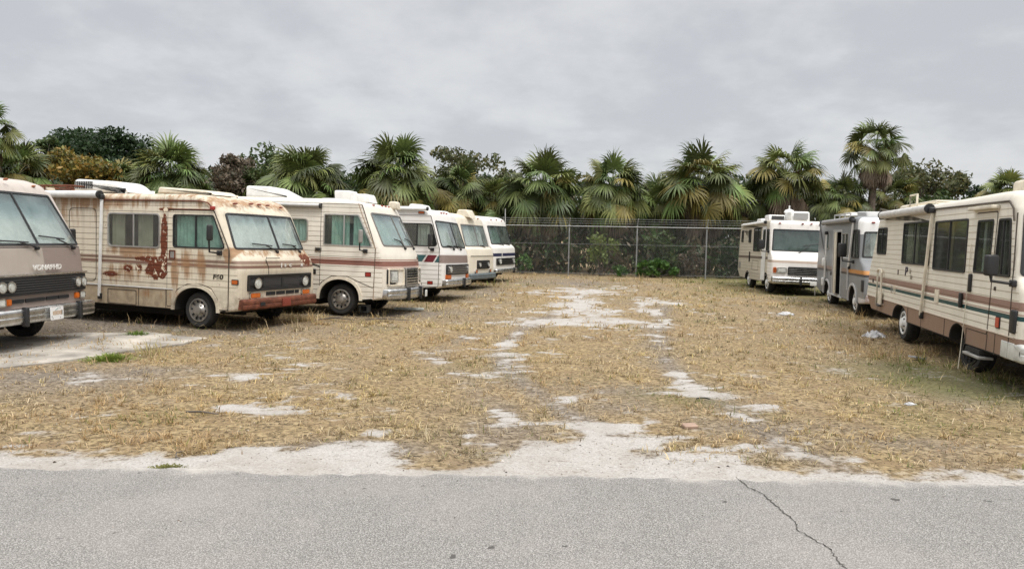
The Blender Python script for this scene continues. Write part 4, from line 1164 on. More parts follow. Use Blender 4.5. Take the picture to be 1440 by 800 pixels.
# ---- grey coach with the open door
pH = bodymat('grey_paint', (.235, .245, .255), stripes=[(1.04, 1.10, (.06, .05, .05))], dirt=.28, rough=.38,
             xstripes=[(1.10, 1.20, (.50, .23, .07), -.62, 9), (1.10, 1.20, (.24, .18, .15), -9, -.62), (2.12, 9, (.74, .74, .73), .28, 9), (.34, .5, (.62, .6, .6), .6, 9)])
Hv = RV('grey motorhome with its door open and an orange stripe, between two cream ones', (10.184, 19.303, 0, -1.775, -.006, .008), pH, .05, .08)
Hv.body([(.15, 2.60, .2, .14), (.40, 2.52, .15, .14), (.45, 2.20, .05, .1), (.55, 1.50, .06, .08), (.9, 1.35, .1, .1), (1.12, 1.1, .06, .1), (1.18, .60, .04, .08), (1.1, .38, .05, .05), (.6, .34, .02, .03)], -4.85, .34, 2.60, [(-.05, .42, .78), (-3.25, .42, .74)], rr=.12, rear_up=.12)
Hv.windshield(.55, 1.50, .45, 2.2, 1.12, 1.06, (0,), GL_W, CURT, .05, cn=-.22, gap=[(.1, .9)], wipers=[(-.2, -.5, .08), (.6, -.5, .08)])
Hv.window(rect(-3.70, 1.70, -3.12, 2.24), ALU, GL_D, .08); Hv.window(rect(-1.43, 1.53, -.66, 2.17), ALU, GL_D, .04, (-1.05,), CURTB, [(.45, .6)])
Hv.window([(-.28, 1.5), (.50, 1.5), (.42, 2.25), (-.20, 2.25)], BLACK, GL_D, .06, (.1,), CURT, [(.1, .4)])
# the doorway is a real opening; the door stands swung against its jamb
Hv.cutp(rect(-2.44, .42, -1.46, 2.22), Hv.S, .06, -1.1)
k = MB(); k.ring(rpoly(rect(-2.52, .36, -1.40, 2.28), .05), rpoly(rect(-2.44, .43, -1.47, 2.21), .03), Hv.S, -.03, .016, mat('grey_trim', (.45, .45, .44), .45, var=.15)); Hv.part(k, 'door_frame', warp=False)
k = MB(); R_ = Matrix.Rotation(math.radians(-9), 3, 'Z'); k.box((-1.98, -HW - .055, 1.32), (.72, .045, 1.76), mat('door_lining', (.60, .55, .44), .6, var=.12), R_, .012); dr = Hv.part(k, 'door', warp=False)
k = MB(); k.box((-2.22, -HW - .10, 1.0), (.05, .04, .10), BLACK, R_, .008); Hv.part(k, 'door_handle', dr, warp=False)
Hv.arch_trim(0, .06, mat('grey_light_trim', (.46, .46, .46), .4)); Hv.arch_trim(1, .06, mat('grey_light_trim', (.46, .46, .46)))
k = MB(); k.box((-.55, -HW - .02, .95), (.05, .03, .65), mat('grey_light_trim', (.46, .46, .46))); Hv.part(k, 'jamb_trim', warp=False)
Hv.line([(-1.42, 1.48), (-.62, 1.48)], .012, WHITEP, 'window_sill', .01)
Hv.line([(-3.0, .38), (-1.2, .36)], .02, mat('grey_light_trim', (.46, .46, .46)), 'step_rail', .02)
frH, LH = Hv.grille(1.19, .68, 1.16, .98, -.7, .7, 4, n=.03)
for u in (-.92, .92): Hv.lamp(frH, u, .17, .1, False, .26, .2, LENS, BLACK, .03)
k = MB(); k.box((1.0, -HW - .01, .82), (.16, .05, .30), BLACK, bev=.02); Hv.part(k, 'corner_light')
Hv.bumper(1.26, .40, .62, 1.14, mat('pinkish_bumper', (.56, .47, .46), .4, .3, var=.2), dep=.22)
Hv.markers([(.42, -.85, 2.42), (.43, 0, 2.43), (.42, .85, 2.42)])
Hv.wheel(-.05, .355, .355, WHITEP); Hv.wheel(-3.25, .355, .355, WHITEP)
Hv.mirror(.0, 1.71, .24, .36, .30, 1.40)
Hv.rack(-4.3, -2.2, -.8, .6, 2.6, .17, ALU, nb=3)
Hv.roofbox('air_conditioner', [(-1.9, 2.58, 0), (-1.9, 2.80, .05), (-.9, 2.76, .08), (-.8, 2.58, 0)], .6, -.4, mat('grey_trim', (.45, .45, .44)), .05)
Hv.awning(-3.7, -.1, 2.52, mat('grey_awning', (.30, .30, .30), .7, var=.2), .07, [(-.02, 2.48, -.40, 1.25), (-3.3, 2.2, -3.42, .75)])
for v in (1.30, .70):
    k = MB(); k.box((-3.42, -HW - .08, v), (.10, .10, .26), WHITEP, bev=.04); Hv.part(k, 'water_bottle' if False else 'arm_bracket', warp=False)
Hv.finish()

# ---- near right: long cream coach with brown skirt
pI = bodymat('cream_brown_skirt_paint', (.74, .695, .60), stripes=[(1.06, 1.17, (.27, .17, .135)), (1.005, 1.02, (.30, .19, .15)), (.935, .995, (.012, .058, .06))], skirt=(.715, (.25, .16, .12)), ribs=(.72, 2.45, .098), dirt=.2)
Iv = RV('long cream motorhome with brown skirt and teal pinstripe, cut by the right edge', (7.872, 10.637, .01, -1.810, -.006, -.019), pI, .04, .05)
Iv.body([(.9, 2.62, .25, .16), (1.30, 2.60, .12, .16), (1.42, 2.34, .05, .1), (1.60, 1.48, .06, .08), (1.74, 1.36, .08, .1), (1.80, 1.1, .05, .12), (1.82, .64, .04, .08), (1.76, .44, .05, .05), (1.4, .41, .02, .03)], -6.5, .41, 2.62, [(-.35, .34, .67), (-3.62, .50, .69)], rr=.16, rear_up=.3, zrear=2.58, lean=-.38)
Iv.windshield(1.60, 1.48, 1.42, 2.34, 1.13, 1.08, (0,), GL_W, CURT, .06, cn=-.2, gap=[(0, .3), (.6, 1)])
Iv.window(rect(-5.75, 1.66, -4.95, 2.24), BLACK, GL_D, .08, (-5.35,), None)
Iv.window(rect(-3.70, 1.51, -1.98, 2.30), BLACK, GL_D, .06, (-2.9,), CURTB, [(.02, .14), (.3, .42)])
Iv.window(rect(-1.75, 1.46, -.20, 2.28), BLACK, GL_D, .06, (-1.0,), mat('gold_curtain', (.34, .28, .15), .9), [(.40, .5)])
Iv.window([(.14, 1.48), (.76, 1.48), (.80, 2.24), (.20, 2.24)], BLACK, GL_D, .05, (), CURT, [(.1, .35)])
Iv.window([(.90, 1.47), (1.44, 1.47), (1.34, 2.24), (.96, 2.24)], BLACK, GL_D, .05, (1.12,), CURT, [(.0, .2)])
Iv.door([(.04, .66), (.82, .66), (.88, 2.34), (.12, 2.34)], handle=None)
Iv.line([(.03, .66), (.03, .42)], .008); Iv.line([(.83, .66), (.82, .43)], .008); Iv.line([(1.50, 2.3), (1.54, .45)], .009)
k = MB(); k.box((.12, -HW - .03, 1.33), (.06, .05, .27), BLACK, bev=.02); Iv.part(k, 'door_handle', warp=False)
k = MB(); k.box((-.22, -HW - .03, 1.05), (.07, .05, .23), BLACK, bev=.02); Iv.part(k, 'grab_handle', warp=False)
k = MB(); k.box((.48, -HW - .05, 2.40), (.92, .11, .05), OLDWHITE, bev=.012); Iv.part(k, 'door_canopy', warp=False)
k = MB(); k.tube([Iv.S(u, v, .012) for u, v in [(-1.9, 2.49), (1.25, 2.46), (1.40, 2.36), (1.45, 2.2)]], .014, SEAM, 6); Iv.part(k, 'drip_rail', warp=False)
Iv.line([(-6.4, .715), (1.7, .715)], .012, mat('skirt_trim_tan', (.5, .42, .34), .5), 'skirt_trim', .004)
for u in (-5.4, -3.05, -2.2, -.95, 1.1): Iv.line([(u, .70), (u, .42)], .007)
Iv.sidelight(1.17, .86, mat('orange_red_lens', (.42, .05, .02), .3), (.11, .13))
Iv.sbox('electric_hatch', -4.15, .90, -4.02, 1.06, OLDWHITE, .014, .02, ring=.02); Iv.sbox('water_inlet', -4.35, .90, -4.25, 1.04, ALU, .01, .01, ring=.02)
Iv.sbox('fuel_hatch', -1.52, .92, -1.32, 1.14, OLDWHITE, .012, .02); Iv.sbox('vent_hole', -6.0, 1.02, -5.88, 1.10, DARK, .004, .03)
k = MB(); k.tube([Iv.S(u, v, n) for u, v, n in [(-5.25, .60, 0), (-5.25, .60, .06), (-5.32, 1.28, .06), (-5.24, 1.34, .06), (-5.02, 1.34, .06), (-4.96, 1.28, .06), (-4.90, .60, .06), (-4.90, .60, 0)]], .022, OLDWHITE, 8); k.box((-5.08, -HW - .035, .72), (.30, .03, .26), OLDWHITE, bev=.01); k.box((-5.1, -HW - .05, .57), (.22, .06, .05), mat('dark_grey_plastic', (.05, .05, .052)), bev=.01); Iv.part(k, 'folded_step', warp=False)
text_mesh('P', .24, lambda u, v, n: Iv.S(u - 3.33, v + 1.36, n + .004), mat('navy_letter', (.03, .02, .05), .5), 'side_lettering', Iv.root, .1, .003, 1.5)
text_mesh('Ir', .12, lambda u, v, n: Iv.S(u - 3.05, v + 1.38, n + .004), mat('grey_letter', (.30, .27, .22), .5), 'side_lettering', Iv.root, .0, .003, 1.3)
text_mesh('20', .10, lambda u, v, n: Iv.S(u - 2.98, v + 1.27, n + .004), mat('grey_letter', (.30, .27, .22)), 'side_lettering', Iv.root, .0, .003, 1.3)
k = MB(); k.box((-3.9, -HW - .004, 1.33), (.05, .01, .10), SEAM); Iv.part(k, 'lock_slot', warp=False)
k = MB(); k.box((.99, -HW - .01, 1.30), (.03, .02, .05), SEAM); Iv.part(k, 'door_lock', warp=False)
frI, LI = Iv.grille(1.83, .72, 1.83, 1.0, -.7, .7, 4, n=.03)
for u in (-.92, .92): Iv.lamp(frI, u, .15, .1, False, .28, .18, LENS, CHROME, .03)
k = MB(); k.box((1.66, -HW + .0, .92), (.14, .06, .30), BLACK, bev=.02); Iv.part(k, 'corner_light')
Iv.bumper(1.92, .42, .66, 1.18, mat('pale_bumper', (.60, .61, .58), .45, .2, var=.2), dep=.24)
Iv.markers([(1.36, -.9, 2.50), (1.38, 0, 2.52), (1.36, .9, 2.50)])
Iv.wheel(-3.62, .355, .355, WHITEP); Iv.wheel(-.32, .27, .31, BLACK, steer=.2, y0=.98)
k = MB(); k.box((.42, -HW + .04, .31), (.62, .2, .04), mat('step_grey', (.34, .33, .31), .6, .3, var=.2), bev=.01); k.box((.42, -HW + .1, .38), (.5, .25, .06), UNDER); Iv.part(k, 'entry_step', warp=False)
Iv.mirror(1.58, 1.62, .18, .27, .28, 1.40)
k = MB(); k.tube([Iv.S(u, v, n) for u, v, n in [(.02, 1.9, .02), (.01, 1.2, .025), (-.01, .7, .03), (.01, .35, .05), (.06, .05, .08)]], .006, OLDWHITE, 6); Iv.part(k, 'hanging_cord', warp=False)
Iv.roofbox('roof_pod', [(-6.4, 2.54, 0), (-6.35, 2.78, .08), (-5.75, 2.78, .08), (-5.7, 2.54, 0)], .7, -.3, OLDWHITE, .08)
Iv.rack(-5.4, -3.5, -.7, .5, 2.60, .13, OLDWHITE, nb=3)
k = MB(); k.tube([(-5.2, -.72, 2.6), (-5.2, -.72, 2.93), (-4.7, -.72, 2.93), (-4.7, -.72, 2.6)], .022, OLDWHITE, 8); k.build('ladder_rail', Iv.root, 50)
Iv.roofbox('air_conditioner', [(-.15, 2.60, 0), (-.15, 2.84, .07), (1.0, 2.84, .12), (1.15, 2.60, 0)], .72, -.3, OLDWHITE, .05)
Iv.awning(-5.2, -1.93, 2.50, mat('grey_white_awning', (.58, .57, .55), .6, var=.2), .075, [(-1.85, 2.47, -2.10, .64)], OLDWHITE)
Iv.finish()
#--VEG--
# ------------------------------------------------------------------ palms
LEAF = leafmat('palm_leaf', .45, .2)
DEADL = leafmat('dead_palm_leaf', .8, .1)
BLEAF = leafmat('broad_leaf', .5, .25)
TRUNK = mat('palm_trunk', (.17, .135, .105), .95, var=.45, vscale=9, bump=.9, bscale=22)
BARK = mat('grey_bark', (.13, .11, .09), .95, var=.4, vscale=8, bump=.6, bscale=25)


def unit(v): return v / (np.linalg.norm(v) + 1e-9)


def frond(c, d, L, blade, r, droop, nseg=26, wide=1.0, hang=.9):
    """one fan leaf: curved petiole from c along d, then a folded, drooping fan of narrow blades; returns quads"""
    up = np.array([0, 0, 1.0])
    ch = math.hypot(d[0], d[1])
    side0 = unit(np.array([-d[1], d[0], 0]) + 1e-4)
    pts = []; v = d.copy(); p = c.copy()
    for i in range(6):
        pts.append(p.copy()); p = p + v * L / 5; v = unit(v + np.array([0, 0, -droop * .10 * ch]))
    V = []; F = []
    for i, q in enumerate(pts):
        w = .026 - .002 * i
        V += [q - side0 * w, q + side0 * w]
    for i in range(5): F.append((2 * i, 2 * i + 1, 2 * i + 3, 2 * i + 2))
    h = pts[-1]; ax = unit(v + np.array([0, 0, -hang * ch * r.uniform(.6, 1.3)]))
    side = unit(side0 + r.normal(0, .28, 3)); nor = unit(np.cross(side, ax)); side = np.cross(ax, nor)
    ro = r.normal(0, .35)
    side, nor = side * math.cos(ro) + nor * math.sin(ro), nor * math.cos(ro) - side * math.sin(ro)
    A = np.linspace(-2.0, 2.0, nseg) * wide
    fold = r.uniform(.15, .45)
    for k, a in enumerate(A):
        a = a + r.normal(0, .03)
        ln = blade * (1.0 - .22 * (abs(a) / 2.0) ** 1.5) * r.uniform(.88, 1.06)
        dr = unit(ax * math.cos(a) + side * math.sin(a) + nor * (fold * abs(math.sin(a)) + .05 * ((k % 2) * 2 - 1)))
        wv = unit(np.cross(dr, nor)) * (.040 * blade)
        g = np.array([0, 0, -1.0]) * droop * ln
        b1 = h + dr * ln * .50 + g * .03; b2 = b1 + unit(dr + g / ln * .35) * ln * .28; b3 = b2 + unit(dr + g / ln * (1.0 + .5 * r.random())) * ln * .26
        n = len(V)
        V += [h - wv * .35, h + wv * .35, b1 - wv * 1.15, b1 + wv * 1.15, b2 - wv * .6, b2 + wv * .6, b3 - wv * .07, b3 + wv * .07]
        F += [(n, n + 1, n + 3, n + 2), (n + 2, n + 3, n + 5, n + 4), (n + 4, n + 5, n + 7, n + 6)]
    return V, F


def palm(label, x, y, zc, R, nf, seed, dead=.25, yellow=.2, name='sabal_palm', group='sabal palms behind the fence', low=-.6, trunk_r=.17, boots=True, squash=1.0, lean=(0, 0)):
    r = np.random.default_rng(seed)
    root = empty(name, (x, y, 0)); tag(root, label, 'palm tree', group)
    c0 = np.array([lean[0], lean[1], zc])
    sets = {'crown': [[], [], []], 'dead_fronds': [[], [], []]}
    for i in range(nf):
        t = (i + .5) / nf
        el = math.asin(max(-1, min(1, 1 - min(t / (1 - dead * .9), 1) * (1 - low)))) + r.normal(0, .12)
        az = i * 2.39996 + r.normal(0, .25)
        isdead = t > 1 - dead or (dead > .15 and r.random() < .10 and t > .45)
        if isdead: el = -.45 - r.random() * .9
        d = np.array([math.cos(az) * math.cos(el) * squash, math.sin(az) * math.cos(el) * squash, math.sin(el)]); d = unit(d)
        Lp = R * (.42 + .30 * r.random()) * (1 - .25 * max(0, math.sin(el))) * (.7 if isdead else 1)
        bl = R * (.40 + .12 * r.random()) * (.95 if isdead else 1)
        vv, ff = frond(c0 + np.array([0, 0, .35 * math.sin(el)]) + d * .1, d, Lp, bl, r, (.75 if not isdead else 1.5) * (.5 + .8 * r.random() + .5 * t), 26 if not isdead else 16, 1.0 if not isdead else .45, .35 + .8 * t)
        if isdead: col = np.array([.34, .265, .20]) * r.uniform(.45, 1.25)
        elif r.random() < yellow * (.2 + 1.6 * t): col = np.array([.25, .21, .06]) * r.uniform(.6, 1.2)
        else: col = np.array([.100, .132, .040]) * r.uniform(.35, 1.9) * np.array([r.uniform(.85, 1.25), 1, 1])
        S_ = sets['dead_fronds' if isdead else 'crown']
        k = len(S_[0]); S_[0] += vv; S_[1] += [tuple(q + k for q in f) for f in ff]; S_[2] += [col] * len(vv)
    # inner spear leaves and boots make the heart dense
    for nm, m in (('crown', LEAF), ('dead_fronds', DEADL)):
        if sets[nm][0]: npmesh(nm, sets[nm][0], sets[nm][1], m, root, np.array(sets[nm][2]))
    tb = MB(); N = 10
    tb.tube([(lean[0] * s * s, lean[1] * s * s, zc * s - (.15 if s == 0 else 0)) for s in np.linspace(0, 1, N)], [trunk_r * (1.18 - .25 * s + .04 * r.normal()) for s in np.linspace(0, 1, N)], TRUNK, 12)
    if boots:
        for i in range(26):
            a = i * 2.4; z = zc - .05 - i * .035
            tb.box((lean[0] + math.cos(a) * trunk_r * 1.05, lean[1] + math.sin(a) * trunk_r * 1.05, z), (.05, .09, .32), TRUNK, Matrix.Rotation(a, 3, 'Z') @ Matrix.Rotation(.35, 3, 'Y'))
    tb.build('trunk', root, 30)
    return root


def tree_pos(px, py, Y): return AT(px, py, Y)


PALMS = [  # label, crown px, crown py, depth, radius m, fronds, dead, yellow, low
    ('tall lone palm with brown hanging fronds and a bare grey trunk, right of the lot', 1228, 214, 43, 1.75, 48, .30, .2, -.35),
    ('palm with a thick skirt of dead fronds, left of the tallest palm', 1106, 250, 41, 2.1, 58, .30, .4, -.45),
    ('wide round palm rising behind the rightmost bare fence post', 985, 266, 39.5, 2.35, 64, .16, .15, -.75),
    ('palm behind the fence bay holding the yellow-green vine', 866, 272, 39.6, 2.0, 58, .14, .1, -.75),
    ('broad palm with pale broken fronds overhanging the left end of the fence', 758, 272, 39.6, 2.3, 62, .16, .12, -.75),
    ('palm standing behind the white motorhome with the maroon flash', 552, 256, 39.2, 2.35, 64, .14, .06, -.75),
    ('bushy palm rising behind the roof of the brown striped motorhome', 428, 262, 40, 2.3, 66, .05, .05, -.85),
    ('dense bushy palm above the front of the rusty motorhome', 238, 256, 38.5, 2.2, 70, .04, .05, -.9),
    ('palm at the left edge of the photo with drooping brown fronds', -22, 186, 34, 1.35, 50, .30, .1, -.5),
    ('low palm half hidden under the tallest palm', 1183, 285, 43.5, 1.7, 46, .08, .1, -.7),
    ('bright yellow green palm just right of the tall bare trunk', 1258, 287, 45, 1.6, 44, .04, .6, -.6),
    ('small yellow green palm between the two big palms left of the fence', 648, 272, 41.5, 1.75, 46, .10, .45, -.7),
    ('low palm with pale fronds under the left edge palm', 25, 250, 37, 1.7, 48, .05, .2, -.7),
    ('palm tips showing above the cream motorhome at the right edge', 1415, 277, 40, 1.45, 40, .08, .05, -.6),
    ('low palm filling the gap behind the second left motorhome', 165, 262, 41.5, 1.7, 46, .06, .15, -.8),
    ('low dark palm between the two round palms behind the fence', 925, 292, 41.5, 1.7, 44, .15, .1, -.8),
    ('low dark palm behind the farthest white motorhome', 700, 290, 42, 1.7, 44, .15, .1, -.8),
    ('low dark palm behind the white motorhome facing the camera', 1050, 290, 42.5, 1.7, 44, .2, .2, -.8),
    ('low palm behind the rusty motorhome roof vents, near the bare brown bush', 355, 275, 43, 1.6, 44, .1, .1, -.8),
]
for i, (lb, px, py, Y, R, nf, dd, yl, lw) in enumerate(PALMS):
    q = AT(px, py, Y)
    palm(lb, q[0], Y, q[2] - .12, R * 1.13, int(nf * 1.75), 100 + i, dd * 1.8, yl, low=max(lw, -.55) if dd > .12 else lw, trunk_r=.20 if i == 0 else .17, lean=(rng.normal(0, .1), 0))


# ------------------------------------------------------------------ broadleaf trees and shrubs
def leaves(centers, rad, n, size, cols, r, flat=.7):
    """leaf quads spread through a set of clumps"""
    k = r.integers(0, len(centers), n)
    C_ = np.array(centers)[k]; Rr = np.array(rad)[k][:, None]
    d = r.normal(0, 1, (n, 3)); d /= np.linalg.norm(d, axis=1)[:, None]
    P = C_ + d * Rr * (r.random((n, 1)) ** .45) * np.array([1, 1, flat])
    a = r.normal(0, 1, (n, 3)); a /= np.linalg.norm(a, axis=1)[:, None]
    b_ = np.cross(a, r.normal(0, 1, (n, 3))); b_ /= np.linalg.norm(b_, axis=1)[:, None]
    s = size * r.uniform(.6, 1.3, (n, 1))
    V = np.stack([P - a * s, P + b_ * s * .45, P + a * s, P - b_ * s * .45], 1).reshape(-1, 3)
    F = np.arange(4 * n).reshape(-1, 4)
    c = np.array(cols)[r.integers(0, len(cols), n)] * r.uniform(.7, 1.3, (n, 1))
    return V, F, np.repeat(c, 4, 0)


def broad_tree(label, x, y, h, crown_w, crown_h, n, seed, cols, size=.16, name='broadleaf_tree', cat='tree', nclump=16, group=None, sparse=.5, trunk_r=.13):
    r = np.random.default_rng(seed); root = empty(name, (x, y, 0)); tag(root, label, cat, group)
    tb = MB(); zb = h - crown_h
    top = np.array([r.normal(0, .2), r.normal(0, .2), h * .8])
    tb.tube([(0, 0, -.2), (r.normal(0, .1), r.normal(0, .1), zb * .6), tuple(top * np.array([.5, .5, .75])), tuple(top)], [trunk_r * 1.3, trunk_r, trunk_r * .7, trunk_r * .25], BARK, 8)
    C_, R_ = [], []
    for i in range(nclump):
        a = r.uniform(0, 6.283); q = math.sqrt(r.random()) * crown_w / 2
        zz = zb + crown_h * (.12 + .80 * r.random() ** .6 * (1 - .5 * (q / (crown_w / 2)) ** 2))
        c = np.array([math.cos(a) * q, math.sin(a) * q, zz]); C_.append(c); R_.append(min(crown_w, crown_h * 1.6) * r.uniform(.11, .20) * (1.35 - sparse * .4))
        s = np.array([0, 0, zb * .55 + (zz - zb) * .3]); mid = (s + c) / 2 + r.normal(0, .12, 3) - np.array([0, 0, .1])
        tb.tube([tuple(s), tuple(mid), tuple(c)], [trunk_r * .5, trunk_r * .3, trunk_r * .08], BARK, 6)
    tb.build('trunk', root, 40)
    V, F, c = leaves(C_, R_, n, size, cols, r); npmesh('crown', V, F, BLEAF, root, c)
    return root


DG = [(.020, .040, .016), (.030, .055, .020), (.040, .07, .026)]
MG = [(.05, .085, .028), (.07, .10, .035), (.085, .11, .03)]
OL = [(.10, .11, .045), (.13, .12, .05), (.07, .085, .035)]
YE = [(.24, .18, .035), (.17, .155, .035), (.10, .10, .03), (.27, .17, .04)]
BR = [(.15, .115, .08), (.11, .085, .06), (.19, .15, .11), (.07, .065, .04)]
TREES = [  # label, px left, px right, py top, py bottom, depth, leaves, cols, leaf size, clumps, sparse
    ('dark green layered tree behind the rusty motorhome, left of the dense palm', 74, 215, 176, 262, 50, 11000, DG, .17, 44, .2),
    ('thin tree with scattered leaves against the sky near the left edge', 30, 84, 184, 250, 45, 1100, MG, .15, 22, .9),
    ('golden yellow shrub above the roof of the rusty motorhome', 40, 155, 207, 272, 40, 6500, YE, .14, 30, .3),
    ('leafless brown bush between the bushy palm and the cream roof', 292, 358, 212, 285, 42, 3200, BR, .12, 24, .5),
    ('olive tree with open bare branches above the two left palms', 585, 715, 196, 300, 52, 5600, OL, .17, 46, .9),
    ('leafy tree top left of the bushy palm over the striped motorhome', 340, 440, 207, 275, 48, 3600, MG, .16, 26, .6),
    ('grey green tree right of the tallest palm, above the roof rack', 1255, 1350, 222, 290, 50, 3600, OL, .16, 34, .7),
    ('small round topped tree far off between two palms on the right', 1328, 1372, 247, 285, 58, 1500, DG, .15, 12, .3),
    ('low green tree behind the cream motorhome with roof rack', 1270, 1400, 268, 300, 47, 2600, MG, .17, 18, .4),
    ('dark tree mass beyond the left palms', 440, 500, 232, 285, 50, 2400, DG, .17, 14, .3),
    ('brown green tree between the two palms right of the fence', 1130, 1200, 250, 310, 46, 2600, OL, .16, 16, .4),
]
for i, (lb, x0, x1, y0, y1, Y, n, cols, sz, nc, sp_) in enumerate(TREES):
    t0, t1 = AT((x0 + x1) / 2, y0, Y), AT((x0 + x1) / 2, y1, Y)
    w = (x1 - x0) / FPX * Y; h = t0[2]; ch = max(t0[2] - t1[2], 1.0)
    broad_tree(lb, t0[0], Y, h, w, ch, n, 300 + i, cols, sz, nclump=nc, sparse=sp_)


def bush(label, x, y, w, h, n, seed, cols, size, name='shrub', cat='shrub', group=None, nclump=10, stems=True, depth=None):
    r = np.random.default_rng(seed); root = empty(name, (x, y, 0)); tag(root, label, cat, group)
    C_ = [np.array([r.uniform(-.5, .5) * w, r.uniform(-.5, .5) * (depth or w * .7), h * r.uniform(.15, .85)]) for _ in range(nclump)]
    R_ = [min(w, h) * r.uniform(.16, .30) for _ in range(nclump)]
    V, F, c = leaves(C_, R_, n, size, cols, r, .9); V[:, 2] = np.abs(V[:, 2]); npmesh('foliage', V, F, BLEAF, root, c)
    tb = MB()
    for c_ in C_: tb.tube([(c_[0] * .2, c_[1] * .2, 0), tuple(c_ * np.array([.7, .7, .6])), tuple(c_)], [.018, .012, .004], BARK, 5)
    tb.build('stems', root, 40)
    return root


VN = [(.16, .20, .05), (.12, .17, .045), (.20, .24, .08)]
BG = [(.07, .15, .03), (.05, .11, .025), (.10, .19, .045)]
def FY(x): return 36.42 - .13 * (x - 2.8)
for i, (lb, x0, x1, y0, y1, dy, n, cols, sz, nc) in enumerate([
        ('yellow green leafy vine climbing the fence left of the middle post', 826, 866, 322, 385, .35, 520, VN, .10, 12),
        ('bright green low bush at the foot of the fence right of the middle post', 896, 948, 365, 391, -.1, 1500, BG, .09, 14),
        ('small green clump at the fence foot left of the middle post', 860, 884, 372, 388, .2, 380, BG, .08, 7),
        ('green shrub behind the fence above the bright low bush', 895, 945, 325, 370, .8, 900, MG, .12, 10),
        ('leafy green weeds beside the farthest white motorhome nose', 722, 745, 355, 383, .3, 420, BG, .09, 8),
        ('dry brown brush at the fence foot near the right bare post', 955, 985, 350, 390, .4, 500, BR, .10, 8),
        ('dark green brush in the fence corner by the white fronted motorhome', 1005, 1045, 340, 392, .9, 900, DG, .12, 10)]):
    c = (x0 + x1) / 2; q = AT(c, y1, 36.4); Y = FY(q[0]) + dy
    a0, a1, tp = AT(x0, y1, Y), AT(x1, y1, Y), AT(c, y0, Y)
    bush(lb, (a0[0] + a1[0]) / 2, Y, a1[0] - a0[0], max(tp[2], .4), n, 500 + i, cols, sz, nclump=nc, depth=.5)

# dark tangle under the palms and far woods, uncountable
r = np.random.default_rng(77)
n = 110000
P = np.stack([r.uniform(-36, 36, n), 37.6 + r.random(n) ** 1.1 * 8, np.zeros(n)], 1)
P[:, 1] -= .13 * (P[:, 0] - 2.8) * (P[:, 0] > -20)
clump = vnoise(P[:, 0], P[:, 1], 51, 3, .6)
hmax = .5 + 2.6 * clump + .30 * (P[:, 1] - 38)
P[:, 2] = hmax * r.random(n) ** .8
kp = r.random(n) < np.clip((vnoise(P[:, 0], P[:, 1] + P[:, 2], 53, 3, 1.1) - .32) * 4, .05, 1); P = P[kp]; clump = clump[kp]; n = len(P)
a = r.normal(0, 1, (n, 3)) * np.array([.7, .7, 1.3]); a /= np.linalg.norm(a, axis=1)[:, None]
b_ = np.cross(a, r.normal(0, 1, (n, 3))); b_ /= np.linalg.norm(b_, axis=1)[:, None]
s = .13 * r.uniform(.5, 1.6, (n, 1)) * np.where(r.random((n, 1)) < .15, 2.6, 1)
cset = np.array([(.016, .032, .010), (.028, .05, .014), (.05, .045, .026), (.085, .07, .045), (.035, .062, .018), (.016, .022, .010)])
ci = (np.clip(vnoise(P[:, 0], P[:, 2] * 2, 57, 3, .9) * 6 + r.normal(0, 1.2, n), 0, 5.99)).astype(int)
cc = cset[ci] * r.uniform(.9, 2.2, (n, 1))
tag(npmesh('undergrowth', np.stack([P - a * s, P + b_ * s * .3, P + a * s, P - b_ * s * .3], 1).reshape(-1, 3), np.arange(4 * n).reshape(-1, 4), BLEAF, None, np.repeat(cc, 4, 0)), kind='stuff')
n = 34000
P = np.stack([r.uniform(-75, 75, n), r.uniform(54, 66, n), np.zeros(n)], 1)
hm = np.where(P[:, 0] / P[:, 1] > .47, 4.4, 5.7) + 2.6 * (vnoise(P[:, 0], P[:, 1] * .3, 61, 3, .22) - .3)
P[:, 2] = hm * r.random(n) ** .6
a = r.normal(0, 1, (n, 3)); a /= np.linalg.norm(a, axis=1)[:, None]
b_ = np.cross(a, r.normal(0, 1, (n, 3))); b_ /= np.linalg.norm(b_, axis=1)[:, None]
s = .36 * r.uniform(.6, 1.4, (n, 1))
cc = np.array(DG + MG[:1] + OL[:1])[r.integers(0, 5, n)] * r.uniform(.7, 1.2, (n, 1))
tag(npmesh('far_woods', np.stack([P - a * s, P + b_ * s * .5, P + a * s, P - b_ * s * .5], 1).reshape(-1, 3), np.arange(4 * n).reshape(-1, 4), BLEAF, None, np.repeat(cc, 4, 0)), kind='stuff')

# ------------------------------------------------------------------ chain link fence
GALV = mat('galvanised_steel', (.36, .37, .37), .5, .4, var=.25)
WIRE = mat('galvanised_wire', (.26, .27, .27), .55, .2)
fx0, fx1, fh = -13.7, 19.0, 2.42
fence = tag(empty('chain_link_fence', (2.8, FY(2.8), 0)), 'tall chain link fence with barbed wire across the back of the lot', 'fence')
def FP(x, z, d=0): return (x - 2.8, FY(x) - FY(2.8) + d, z)
k = MB(); k.tube([FP(fx0, fh), FP(fx1, fh)], .024, GALV, 8); k.build('top_rail', fence)
k = MB()
for z in (.12, 1.55): k.tube([FP(fx0, z, -.02), FP(fx1, z, -.02)], .005, WIRE, 5)
k.build('tension_wire', fence)
for i in range(-5, 6):
    x = 2.77 + 3.27 * i
    k = MB(); k.tube([FP(x, -.2, .04), FP(x, fh + .06, .04)], .034, GALV, 10); k.tube([FP(x, fh + .04, .04), FP(x + .02, fh + .40, -.10)], .022, GALV, 6)
    k.lathe([(.0, .03), (.045, .02), (.045, -.05)], GALV, FP(x, fh + .05, .04), 10, 'z'); k.build('post', fence)
k = MB()
for j in range(3): k.tube([FP(fx0, fh + .14 + .11 * j, -.02 - .04 * j), FP(fx1, fh + .14 + .11 * j, -.02 - .04 * j)], .006, WIRE, 4)
